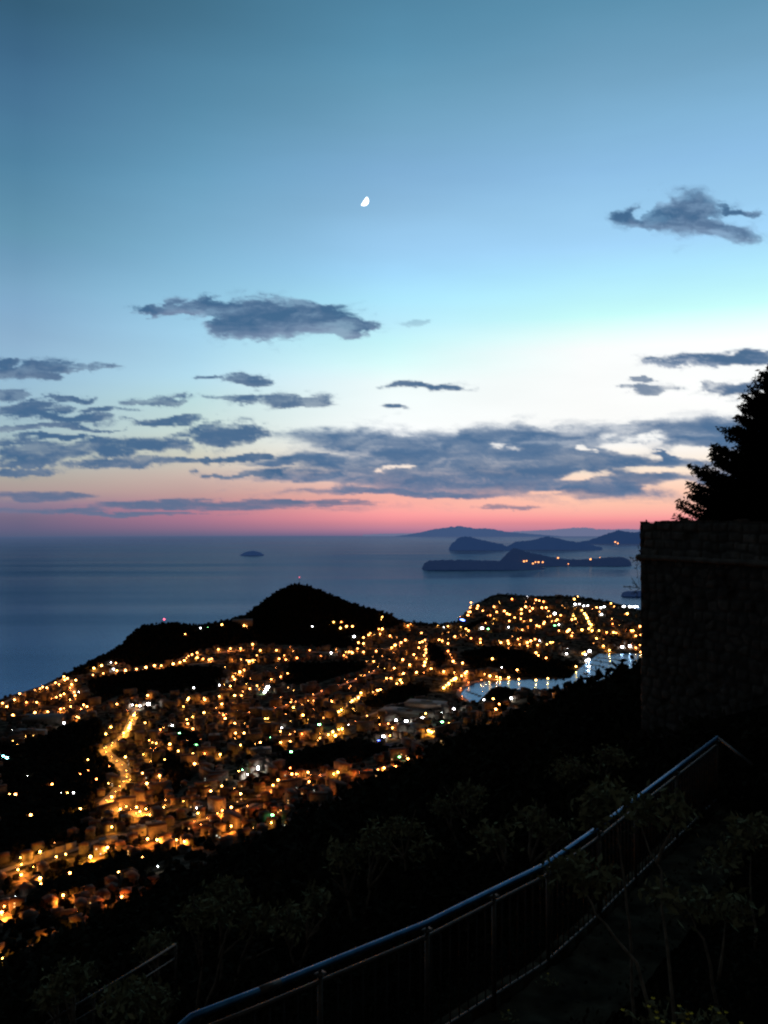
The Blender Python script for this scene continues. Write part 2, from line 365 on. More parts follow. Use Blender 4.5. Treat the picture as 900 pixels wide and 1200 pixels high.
# ------------------------------------------------------------------ lamp positions read from the photograph (column, row, colour, size)
LAMPS = """
3,824 8,828 17,820 23,813 31,812 37,811 41,809 47,807 50,805 55,806 65,800 69,802 76,797 75,793 79,795 89,797,y 84,802 82,806 87,811 88,815 82,820 76,825 71,831 75,830 83,828 93,811,w 104,814,w,.7
60,819 66,817 71,815 75,813 43,823 31,823,r,.7 41,835,,1.3 56,834 15,838,,1.3 88,833 95,831 98,826 102,828 90,840 93,841 75,847,w 15,856,w 32,834,g,.5
133,784,w,1.4 137,786 130,776,w,.7 136,777 147,786 110,783,y 119,780,y 109,791,,.8 121,789,,.8
147,785 160,784,,.8 171,782,,1.2 181,780 189,780 203,778,,1.2 211,776,,1.2 216,774 219,771 221,769 225,767 231,765 231,771,y,1.6 238,772 245,773 248,772 217,743,,.8 235,736,w,.8 243,735,g,.5 260,732,y 286,733 
256,761 270,760 282,760,,1.2 272,773 282,773 289,774 282,780 285,782 281,787 276,789 273,793 275,796 261,798,w,1.5 257,803,w,.6 270,804,,1.2 285,803 284,811,,1.3 283,815 257,816 239,818 221,818 227,806,w,.7 173,815 137,825 147,819,y 151,818
289,734 296,755 305,762 301,768 324,762 344,763,,1.2 314,773 327,772 333,768 335,773,r 348,771,r 292,775,,1.6 296,774,,1.4 299,774 286,785 281,788 337,789,,1.3 318,796,,1.2 329,793,r,.8 293,807 301,804,y,1.2 312,808,w,1.9 314,805,w,1.7 310,811,w,1.3 324,807,,.7
366,734,w,.6 391,729,y,1.2 400,729,r 406,734,,1.2 399,736,y 387,732,y,.5 413,734,,1.2 415,746,w,1.5 426,747 426,754,,1.2 420,753 426,764 388,765,w,1.2 394,761 405,764,y 413,765 409,764 363,762,r,.7 367,769,r,.7 376,769,r,.8 403,768,r,.8 406,770,r,.6 420,818 423,812
448,723,y 447,726,y,.6 427,751,,1.1 434,742,,1.2 432,744 445,743 448,737,,1.2 444,737 457,745 432,758,,1.1 412,764 419,760 437,762 441,763 447,761,,1.2 459,759,,1.6 463,756,,1.4 462,765 470,753 475,750 478,733,,1.5 481,731,,1.3 482,737,,1.4 494,742 489,757 492,753 495,752 498,750 491,759 499,757,,1.2 499,761 499,765,,1.2 497,768 500,772,,1.2 498,776,,1.2 497,780,,1.2 497,785 505,784,,1.2 474,764 477,762 485,767 488,771 472,773,,1.3 480,779,,1.2 488,778 488,788 462,783,,1.2 438,775 448,775 453,795,,1.3 458,795 457,803 461,801 465,801 469,793 472,790 473,789 469,797,y,1.2 471,800 443,809 446,808 515,750,,1.7 512,749,,1.4 518,751,,1.3 525,754 525,763,r,.8 528,767,r,.8 531,775,,1.2 542,777 532,788,,1.2 520,787,,1.6 541,792 545,789 547,787 555,790 537,793 532,796,y,1.4 529,798,y,1.4 526,801,y,1.4 523,803,y,1.4 520,806,y,1.2 534,795,y,1.4
520,735,w 513,733,y,.8 525,734,y,.8 540,735,y,.7 533,746 543,738,y,1.2 546,737,y 549,739 552,748,r,.8 540,745 543,727,b,1 541,726,b,.8 539,723 548,721 549,717 551,712,r,.8
552,706 560,710,,1.4 559,713 566,716 551,717 549,721 579,711,,1.2 582,717 587,714 591,716 594,719,,1.2 597,720 575,721,r 579,725,y,1.2 585,725 569,730,,.8 559,736,w,1.6 565,736,w,1.8 577,738,y 572,737,g,.7 563,753,,1.2 563,749,r 587,753,,1.3 596,754 595,751 599,757,,1.2 607,749 610,748 609,755 603,724,,1.2 610,725 614,728 622,727,,1.2 597,728 596,735,w,.8 607,737,,1.2 612,738 619,734 629,733,,1.2 632,734 637,731 638,729 611,714,,1.2 616,711,,1.2 611,719,,1.2 616,716,g,.5 624,713,,1.4 621,716 629,718 633,718 638,710 635,712 640,712 643,716 641,723,y,1.2 645,722 647,728 651,728 653,726 650,719,w,1.6 657,721 655,732,w 657,739,,1.2 665,740,,1.7 667,738,,1.3 671,742 650,733,g,.6 618,700,w,1.6 621,701,,1.2 624,702 628,703 632,704 637,705,r 600,702,r,.8 618,753,,1.4 618,757,,1.4 622,751,,1.2 627,749 632,751,w,1.1 630,756 641,755,y 645,753,y 648,753 628,765,,1.3 631,768 640,771,,1.2 665,760,w,.8 664,766,w 670,745 672,722,y,1.2 674,725,y 670,726 675,721,y
654,698,w,.7 673,702,y 677,699,y,.7 674,708,w,1.3 679,708,w,1.2 684,710,w,1.1 689,710,w,1.1 672,712,y,1.3 676,713,y,1.3 682,715,y,1.3 685,719,y,1.2 687,721,y,1.4 688,724,y,1.5 690,728,y,1.3 691,731,y,1.3 693,732,y,1.2 692,735,y,1.2 690,737,y 682,738,y,1.3 655,739 694,739,y,1.2 702,739,y,1.2 699,748,y 696,750,y 700,749,y 699,712 704,712,w,.8 708,711,w,.9 703,717,,1.1 705,720,w 716,707,y 720,711 717,725 718,731,r 719,741,y,1.2 722,742 711,741,r 735,719,y,1.4 731,711,w,1.6 738,711,w,1.3 741,711,w,1.3 744,711,w,1.3 747,711,w,1.3 742,739,y 735,744 740,739 750,734 751,744 745,745
707,757,y 718,757,,1.4 729,758,w,1.6 738,757,w,1.5 745,759 750,756,,1.6 714,762,y,1.2 691,763,w,1.5 686,767,w 683,766,y 685,764,y 687,774,w,1.1 690,773,w,1.3 675,781,y,1.4 690,781,w,1.3 751,764
570,786,,1.3 568,790 574,792,,1.3 582,793,,1.3 586,794 596,794,y 577,772,y,1.2 606,785,,1.5 588,782,w,.6 608,796 628,797,y 642,795,y 637,814,w,1.1 646,813,,1.1 599,818,w,1.2 585,825,,1.2 581,831,,1.2 592,832,,1.4 578,819,y 567,820,w,.6 617,826,y,.7 620,826,y,.7 626,838,y 641,826,r,.6 575,853,y,.7 580,853,,.7 524,831,w,1.7 532,831,w,1.5 517,836,w,1.4 526,847,y 518,846,g,.7 509,857,y 502,856,y,1.6
155,826,w,1.2 160,827,,.9 164,827,w 174,825,w,2.0 157,838,y,1.3 159,835,y 152,850,y,1.4 151,853,y,1.4 150,856,y,1.2 145,859,y,1.2 153,847,y,1.2 124,860,y 130,852,y,.8 167,850,y 170,847,y 181,860 188,855,r 175,868 178,870,y 183,871,y,.7 199,872,,1.6 202,850,w 210,859,g,.8 212,853,g,.5 226,854 219,843 220,848 226,840,y 231,843,y 205,824 215,828,y,.6 220,820,y,1.1 239,835,y 219,868 230,873,g,.6 209,880,y,.8 226,883,y 240,883,r 228,895,,1.4 258,884,y 178,886,y,1.2 191,882,y 193,890,y 147,887,y 167,906,,1.2 187,909 168,884,y 262,838,r,.7
275,815,y 278,820 292,807 260,825,,1.2 240,820 264,842,,1.2 268,843,y 275,848,,1.6 276,859 286,859 305,870 282,873,y 285,882,y,.8 330,853,w 329,857 338,850,y 340,861,,1.3 327,865,y 329,870 340,869 339,872 311,842,y,.7 314,842,y,.7 302,835,y,.6 341,823,,1.2 344,829,y 348,834,,.7 355,838,,1.3 362,843,y 374,849,g,.8 379,841,,1.4 368,821,,1.3 389,822,,1.3 375,865,y 373,868 385,861,y,1.2 390,857,y,1.2 354,860,r,.8 304,893,w,1.9 302,899,w 341,881,g,.6 317,864,g,.5 278,833,y,.6 290,828,r,.6
400,832,y 405,830,y 411,823,y,1.2 413,821,y 416,819,y,1.2 420,817,y,1.2 392,836,y 397,834,y,1.2 437,811 442,809,,1.2 425,842,y 430,839 444,834,y 450,831 456,830,y,1.2 435,847,y 469,828 475,828 490,818,g,1.4 494,818,g,1.2 487,818,g,1 490,826 464,844,w,1.2 476,845,w,1.7 492,843,w,1.5 495,841,w,1.2 484,842,g,.7 499,836,y 467,852,r,.7 445,849,r,.6 455,848,r,.7 460,853,y,.8 449,863,w,1.6 444,868,b,1 457,862,y,.7 467,858,w,1.3 479,865,w,.7 393,862,y,1.4 409,849,w,.8 397,855,y,1.2 401,854,y,1.2 405,852,y,1.2 390,858,y 458,885,,1.3 468,887,g,.6 478,889,r,1.6 503,857,y,1.2 506,858,y,1.2
131,934,,1.6 126,944,,1.6 129,947,,1.5 138,943,,1.2 141,948,,1.2 148,945 152,949,,1.2 157,938,,1.5 160,946 164,951,,1.2 171,948,,1.2 176,952,,1.2 176,955 183,950,,1.3 168,928 171,935,,1.4 172,918,,1.2 187,911,,1.2 194,938,,1.3 94,948,y,1.6 185,971,y,1.2 173,983,,1.3 184,984,,1.7 207,984,,1.2 217,980,,1.6 216,986,,1.4 192,946,y,.7 215,939,y,.7 231,947,w,.8 232,953,y,.8 131,969,y,.8
291,908,w,1.8 298,904,w,1.4 302,901,w,1.2 284,902,g,.8 280,904,y,.7 342,907,r,1.3 347,907 326,914,,1.2 320,920,,1.6 361,905,,1.1 362,916,,1.1 349,907,r,.7 340,900,r,.6 243,924,y,1.4 247,927,,.9 260,921,y,.8 282,930,y 271,946,,2.0 261,950,,1.5 309,951,r,1.6 271,968,,1.6 319,955,g,.8 326,961,y,.6 318,964,y,.8 255,953,r,.6
422,905,r,1.7 450,900,,1.5 464,898,r,1.8 396,905,y 391,907,y 382,926,r,.8 423,917,r,.6 490,891,y,.6 443,902,r,.7
8,888,t,1.7 4,886,t,1.4 61,919,r,1.3 11,931,,1.2 18,931,,1.5 36,955,,1.3 15,956,r,.7 72,929,w,.6 79,929,y,.6 86,929,w,.6 44,902,w,.5 32,909,w,.5 16,915,w,.5 80,892,y,.5 103,890,y,.6 94,907,r,.8 103,903,r,.7 113,913,r,.8 127,918,y,.6 128,898,r,.6
5,1026,,1.8 21,1019,,1.8 25,1025,,1.2 47,1029,y,1.6 48,1036,,1.2 39,1016,y,.6 24,1005,y,.7 25,1013,y,.8 47,998,y,1.3 66,1004,y 77,1001,y 106,1004,y,2.0 126,993,,1.6 139,1022,y,1.8 82,1023,r,1.5 74,1049,,1.8 124,1057,,1.6 143,1051,r,1.7 98,1015,w,.5 18,1050,w,.6 2,1069,,2.0 5,1062,r,.9 58,1095,y,1.4 53,1102,y,.8 3,1121,y,1.7 185,1015,w,.6 168,1005,,1.8 172,1036,r,.7 37,1066,r,.7
15,868,y,.6 10,866,y,.5 16,861,y,.6 30,863,y,.5 39,862,y,.5 24,865,y,.5 5,864,y,.5 30,857,y,.6 36,856,y,.6 42,857,y,.6 46,858,y,.6 20,872,y,.4 8,873,y,.4
"""
def parse(txt):
    R = []
    for t in txt.split():
        f = t.split(','); R.append((float(f[0]), float(f[1]), f[2] if len(f) > 2 and f[2] else 'o', float(f[3]) if len(f) > 3 else 1.0))
    return R
LP = parse(LAMPS)

# lit roads: lines in the photograph laid on the ground, (points, half width m, lamp every n m or 0)
ROADS = [
 ([(160, 832), (156, 842), (150, 856), (143, 866), (128, 874), (121, 880), (134, 891), (146, 900), (150, 909), (143, 920), (133, 932), (122, 942), (130, 949), (150, 953), (175, 957), (192, 954)], 9, 13),
 ([(118, 880), (135, 873), (150, 872)], 11, 14),
 ([(330, 829), (352, 822), (372, 813), (392, 806), (412, 799), (432, 791), (444, 784)], 5, 17),
 ([(240, 842), (268, 836), (300, 836), (330, 829)], 5, 30),
 ([(400, 832), (412, 822), (424, 813)], 6, 0),
 ([(378, 862), (392, 857), (410, 850)], 8, 0),
 ([(424, 841), (445, 834), (460, 829)], 5, 0),
 ([(518, 806), (526, 801), (538, 793)], 9, 0),
 ([(500, 748), (500, 764), (498, 776), (497, 786)], 5, 0),
 ([(523, 760), (528, 768), (531, 776), (541, 786), (550, 793), (543, 800)], 6, 22),
 ([(548, 822), (535, 813), (545, 803), (553, 799.5), (575, 797)], 6, 40),
 ([(562, 797), (580, 797.2), (598, 797)], 7, 0),
 ([(672, 710), (685, 718), (690, 728), (692, 736)], 9, 0),
 ([(0, 1022), (40, 1010), (62, 1004), (85, 997), (110, 988), (135, 980), (165, 978)], 5, 0),
 ([(220, 966), (250, 958), (280, 950), (300, 942)], 5, 26),
 ([(300, 934), (318, 929), (335, 922), (362, 912)], 5, 30),
 ([(365, 913), (385, 907), (402, 901)], 6, 24),
 ([(430, 903), (450, 900), (482, 889)], 5, 0),
 ([(0, 826), (30, 812), (60, 803), (78, 795)], 5, 0),
 ([(85, 797), (84, 806), (88, 816)], 7, 0),
 ([(105, 790), (130, 786), (160, 786), (190, 783)], 5, 0),
 ([(250, 766), (285, 762), (330, 759), (350, 761)], 5, 45),
 ([(365, 764), (400, 766), (430, 764), (460, 759), (475, 750)], 6, 0),
 ([(204, 776), (216, 770), (232, 767), (250, 771), (248, 777), (222, 779)], 6, 0),
]
for pts, hw, gap in ROADS:
    if gap:
        for i in range(len(pts) - 1):
            (a, b), (c, d) = pts[i], pts[i + 1]
            ln = math.hypot(c - a, d - b); n = max(1, int(ln / gap * 2.2))
            for k in range(n):
                t = (k + .5) / n; LP.append((a + (c - a) * t, b + (d - b) * t - 1.5, 'y' if gap in (13, 14) else 'r', .61 if gap in (13, 14) else .62))
# faint lamps scattered through the built-up quarters
SC = [((130, 930), (820, 985), 46), ((240, 470), (780, 860), 60), ((0, 180), (985, 1110), 8), ((545, 745), (705, 765), 60), ((400, 530), (735, 800), 36)]
rs = np.random.RandomState(5)
DARK_LIM = lambda px: np.interp(px, [-50, 0, 150, 300, 480, 600, 690, 760], [1150, 1128, 1056, 982, 898, 838, 800, 770])
for (x0, x1), (y0, y1), n in SC:
    k = 0
    if x0 == 130: x0, x1, y0, y1 = 120, 420, 815, 985
    while k < n:
        a = rs.uniform(x0, x1); b = rs.uniform(y0, y1)
        if b > DARK_LIM(a) - 6 or wood_mask_px(np.array([a]), np.array([b]))[0]: k += .34; continue
        LP.append((a, b, rs.choice(['o', 'r', 'y', 'o']), rs.uniform(.3, .55))); k += 1

def district(px, py):
    if px > 535 and py < 780: return 'headland', 'on the headland across the harbour'
    if px > 560: return 'harbour shore', 'on the near shore of the harbour'
    if px < 118 and py < 850: return 'sea cliff quarter', 'in the quarter along the left sea cliff'
    if px < 300 and py < 800: return 'terrace under the wooded promontory', 'on the terrace under the wooded promontory'
    if py < 806: return 'quarter at the foot of the cone-shaped hill', 'at the foot of the cone-shaped hill'
    if px < 125 and py < 965: return 'dark park', 'in the dark park left of the bright road'
    if px < 200 and py < 965: return 'winding bright road', 'beside the bright winding road'
    if py > 960: return 'lowest streets at bottom left', 'in the lowest streets under the dark slope'
    if px > 300 and py > 880: return 'upper streets under the dark slope', 'in the streets that edge the dark slope'
    if px > 425: return 'port sheds', 'among the port sheds'
    return 'middle of the town', 'in the middle of the town'
CN = {'o': 'orange', 'r': 'dim reddish', 'y': 'yellow', 'w': 'white', 'g': 'green', 'b': 'blue', 't': 'teal white'}

WP = {}
def build_lamps():
    px = np.array([l[0] for l in LP]); py = np.array([l[1] for l in LP])
    hgt = np.array([7.0 if l[3] >= .6 else 4.5 for l in LP])
    P = np.zeros((len(LP), 3)); ok = np.zeros(len(LP), bool)
    for h in (7.0, 4.5):
        m = hgt == h
        P[m], ok[m] = hit(px[m], py[m], h)
    items = []
    for i, l in enumerate(LP):
        if not ok[i]: continue
        d = P[i][1]; items.append((d / (l[3] if l[3] > .59 else l[3] * .5), i, d))
    items.sort()
    proto = {}
    WP['lamps'] = P[ok]
    far = {}
    def parts(hh, r):
        pole = MB(); pole.tube([(0, 0, -.6), (0, 0, .8), (0, 0, hh - .3)], [.16, .13, .08], 6); pole.tube([(0, 0, hh - .4), (.5, 0, hh + .1 + r * .2), (1.1, 0, hh + .12 + r * .2)], .06, 5)
        return pole
    n_ind = 0
    PW = lambda sz, c: 24000. * (sz ** 2.6 if sz >= .6 else .22 * sz) * (2.3 if sz == .61 else 1.5 if sz == .62 else 1.) * {'w': .55, 'g': .25, 'b': .3, 't': .7, 'r': .8}.get(c, 1.)
    for score, i, d in items:
        l = LP[i]; c = l[2]; sz = l[3]; hh = hgt[i]
        lv = max(k for k, (dd, _) in enumerate(LV) if d >= dd)
        r = .00118 * d * (.25 + .75 * sz) * _tab[i & 255, 3] ** .25 * (.5 if sz in (.61, .62) else 1.0 if sz >= .6 else .5)
        kind = 'floodlight_mast' if c in 'wt' else 'street_lamp'
        if c in 'gb': kind = 'lit_sign'
        rq = round(math.log(r) * 9)
        if n_ind < 290 or c in 'gbt':
            key = (kind, c, lv, rq, hh)
            if key not in proto:
                rr = math.exp(rq / 9)
                if kind == 'lit_sign':
                    a = MB(); a.box((0, 0, hh * .5 - .8), (.5, .3, hh - 1.6)); a.box((.2, .06, hh), (rr * 3.4, .2, rr * 1.5))
                    b = MB(); b.box((.2, -.12, hh), (rr * 3.2, .14, rr * 1.3))
                    proto[key] = (a.mesh('sign_frame', M['pole']), b.mesh('sign_panel', LM[c][lv]))
                elif kind == 'floodlight_mast':
                    a = MB(); a.tube([(0, 0, -.6), (0, 0, hh - rr * .6)], [.2, .12], 6); a.box((0, 0, hh - rr * .55), (rr * 2.0, .3, .25))
                    b = MB(); b.ball((-rr * .45, -.1, hh), (rr * .62, rr * .5, rr * .72), 1); b.ball((rr * .45, -.1, hh), (rr * .62, rr * .5, rr * .72), 1)
                    proto[key] = (a.mesh('mast', M['pole']), b.mesh('floodlight_head', LM[c][lv]))
                else:
                    b = MB(); b.ball((0.0, 0, hh), (rr, rr, rr * .82), 1)
                    proto[key] = (parts(hh, rr).mesh('pole', M['pole']), b.mesh('lamp_head', LM[c][lv]))
            ma, mb = proto[key]
            root = empty(kind, P[i], 0)
            obj('frame' if kind == 'lit_sign' else 'mast' if kind == 'floodlight_mast' else 'pole', ma, root)
            obj('sign_panel' if kind == 'lit_sign' else 'lamp_head', mb, root)
            dn, where = district(l[0], l[1])
            if kind == 'street_lamp': tag(root, f'{CN[c]} street lamp glowing {where}', 'street lamp', f'{CN[c]} street lamps, {dn}')
            elif kind == 'floodlight_mast': tag(root, f'bright {CN[c]} floodlight on a mast {where}', 'floodlight', f'{CN[c]} floodlights, {dn}')
            else: tag(root, f'small {CN[c]} lit sign board {where}', 'sign', f'{CN[c]} lit signs, {dn}')
            n_ind += 1
            rr = math.exp(rq / 9); lamp_light((0, -.1, hh - rr * (1.1 if kind == 'street_lamp' else .9) - .25), c, PW(sz, c), root)
        else:
            if sz >= .6 or d < 1300: lamp_light(P[i] + np.array([0, 0, hh - r - .3]), c, PW(sz, c))
            mb = far.setdefault((c, lv), MB()); mb.ball(P[i] + np.array([0, 0, hh]), (r, r, r * .82), 1)
    # the remaining small lamps, one mass with several colours of light
    V = []; T = []; MI = []; mats = []; n = 0
    for k, ((c, lv), mb) in enumerate(far.items()):
        v = np.concatenate(mb.v); t = np.concatenate(mb.t)
        V.append(v); T.append(t + n); MI.append(np.full(len(t), k)); mats.append(LM[c][lv]); n += len(v)
    o = obj('distant_town_lights', mesh_np('distant_town_lights', np.concatenate(V), [np.concatenate(T)], mats, np.concatenate(MI)))
    tag(o, 'countless small distant lights spread through the far quarters of the town', 'lights', kind='stuff')

def build_roads():
    for pts, hw, _ in ROADS:
        px = []; py = []
        for i in range(len(pts) - 1):
            n = max(2, int(math.hypot(pts[i + 1][0] - pts[i][0], pts[i + 1][1] - pts[i][1]) / 3))
            for k in range(n):
                t = k / n; px.append(pts[i][0] * (1 - t) + pts[i + 1][0] * t); py.append(pts[i][1] * (1 - t) + pts[i + 1][1] * t)
        px.append(pts[-1][0]); py.append(pts[-1][1])
        P, ok = hit(px, py, 0.0); P = P[ok]
        if len(P) < 3: continue
        for _k in range(3): P[1:-1] = (P[:-2] + P[1:-1] * 2 + P[2:]) / 4
        d = np.gradient(P[:, :2], axis=0); d /= np.linalg.norm(d, axis=1)[:, None] + 1e-9
        nrm = np.stack([-d[:, 1], d[:, 0]], 1)
        A = []; W = np.linspace(-hw, hw, 5)
        for w in W:
            q = P[:, :2] + nrm * w; A.append(np.column_stack([q, np.maximum(lowland(q[:, 0], q[:, 1]), .8) + .5]))
        V = np.stack(A, 1).reshape(-1, 3); m = len(P)
        Q = [[i * 5 + j, i * 5 + j + 1, (i + 1) * 5 + j + 1, (i + 1) * 5 + j] for i in range(m - 1) for j in range(4)]
        tag(obj('road', mesh_np('road', V, [np.array(Q)], [M['road']])), kind='structure')
        WP.setdefault('roads', []).append(P)

# ------------------------------------------------------------------ houses
def house_mesh(w, d, h, rh, hip):
    a = MB(); a.box((0, 0, h / 2 - 2), (w, d, h + 4))
    # door and window recess frames show as shallow boxes on the long sides
    r = MB(); e = .5; x, y = w / 2 + e, d / 2 + e; k = hip * min(x, y)
    V = [(-x, -y, h), (x, -y, h), (x, y, h), (-x, y, h), (-x + k, 0, h + rh), (x - k, 0, h + rh), (-x, -y, h - .25), (x, -y, h - .25), (x, y, h - .25), (-x, y, h - .25)]
    V = [(p[0], p[1], p[2] + .26) for p in V]
    r.add(V, [[0, 1, 5, 4], [2, 3, 4, 5], [6, 7, 1, 0], [7, 8, 2, 1], [8, 9, 3, 2], [9, 6, 0, 3], [9, 8, 7, 6]], [[1, 2, 5], [3, 0, 4]])
    return a, r
def window_row(w, d, h, rs, storeys):
    n = max(2, int(w / 3.2)); R = []
    for q in range(int(rs.randint(1, 4))):
        b = MB(); b.box((-w / 2 + (rs.randint(0, n) + .5) * w / n, -d / 2 - .03, 1.6 + (q % storeys) * 2.9), (1.1, .08, 1.3)); R.append(b)
    return R
def build_houses():
    rs = np.random.RandomState(21)
    cand = []
    # around the lamps, then a general scatter over the built-up ground
    L = WP['lamps']
    for p in L:
        for k in range(3):
            a = rs.uniform(0, 6.283); r = rs.uniform(8, 34); cand.append((p[0] + math.cos(a) * r, p[1] + math.sin(a) * r))
    px = rs.uniform(-60, 760, 5200); py = rs.uniform(705, 1125, 5200)
    P, ok = hit(px, py); cand += [(p[0], p[1]) for p, o in zip(P, ok) if o]
    C = np.array(cand)
    Z = lowland(C[:, 0], C[:, 1]); mz = mountain(C[:, 0], C[:, 1])
    PX, PY = to_px(C[:, 0], C[:, 1], Z)
    good = (rs.rand(len(C)) < np.where(PY > 975, .28, .6)) & (Z > 1.9) & (Z > mz + 1) & ~wood_mask_px(PX, PY)
    D = np.interp(C[:, 0] / C[:, 1], _su, _sD); good &= C[:, 1] < D - 20
    hs = poly_sd(HARB, C[:, 0], C[:, 1]); good &= hs > 14
    occ = {}
    RO = np.concatenate(WP['roads'])[:, :2]
    acc = []
    for i in np.where(good)[0]:
        x, y = C[i]
        g = (int(x // 15), int(y // 15))
        if any((x - q[0]) ** 2 + (y - q[1]) ** 2 < 15.5 ** 2 for a in (-1, 0, 1) for b in (-1, 0, 1) for q in occ.get((g[0] + a, g[1] + b), ())): continue
        if ((RO - (x, y)) ** 2).sum(1).min() < 12.5 ** 2: continue
        if ((L[:, :2] - (x, y)) ** 2).sum(1).min() < 6.5 ** 2: continue
        occ.setdefault(g, []).append((x, y)); acc.append((y, x, Z[i], PX[i], PY[i]))
    acc.sort()
    wm = [emit('window_glow', (1., .55, .2), 2.2, False), emit('window_glow_cool', (.9, .9, .75), 1.6, False)]
    protos = []
    for k in range(14):
        big = k >= 11
        w = rs.uniform(18, 30) if big else rs.uniform(9, 14); d = rs.uniform(9, 11); st = int(rs.randint(4, 6)) if big else int(rs.randint(2, 4)); h = st * 2.9
        a, r = house_mesh(w, d, h, rs.uniform(.4, .8) if big else rs.uniform(1.8, 2.8), rs.choice([.15, .9]))
        b = window_row(w, d, h, rs, st)
        protos.append((a.mesh('wall', M['wall_a']), r.mesh('roof', M['roof_a']), [q.mesh('lit_window', wm[k % 2]) for q in b], big, a, r))
    FW = MB(); FR = MB()
    for n, (y, x, z, px, py) in enumerate(acc):
        k = rs.randint(0, 14) if rs.rand() < .45 or True else 0
        if protos[k][3] and y < 900: k = rs.randint(0, 11)
        rz = rs.choice([.56, -1.01]) + rs.normal(0, .25)
        wall, roof, win, big, a, r = protos[k]
        if n < 290:
            root = empty('apartment_block' if big else 'house', (x, y, z), rz)
            obj('wall', wall, root); obj('roof', roof, root)
            if rs.rand() < .22:
                for q in win: obj('lit_window', q, root)
            dn, where = district(px, py)
            if big: tag(root, f'flat roofed apartment block {where}', 'building', f'apartment blocks, {dn}')
            else: tag(root, f'small tiled house {where}', 'house', f'houses, {dn}')
        else:
            c_, s_ = math.cos(rz), math.sin(rz); R = np.array([[c_, s_, 0], [-s_, c_, 0], [0, 0, 1]])
            for src, dst in ((a, FW), (r, FR)):
                for v in [np.concatenate(src.v)]:
                    dst.add(v @ R + np.array([x, y, z]), np.concatenate(src.q), np.concatenate(src.t) if src.t else ())
    V = np.concatenate(FW.v + FR.v); q1 = np.concatenate(FW.q); q2 = np.concatenate(FR.q) + FW.n; t2 = np.concatenate(FR.t) + FW.n
    o = obj('distant_houses', mesh_np('distant_houses', V, [np.concatenate([q1, q2]), t2], [M['wall_a'], M['roof_a']], np.concatenate([np.zeros(len(q1)), np.ones(len(q2) + len(t2))])))
    tag(o, 'dense far quarters of small houses seen only as dim blocks between the lights', 'houses', kind='stuff')
    print('houses', len(acc), 'lamps', len(L))

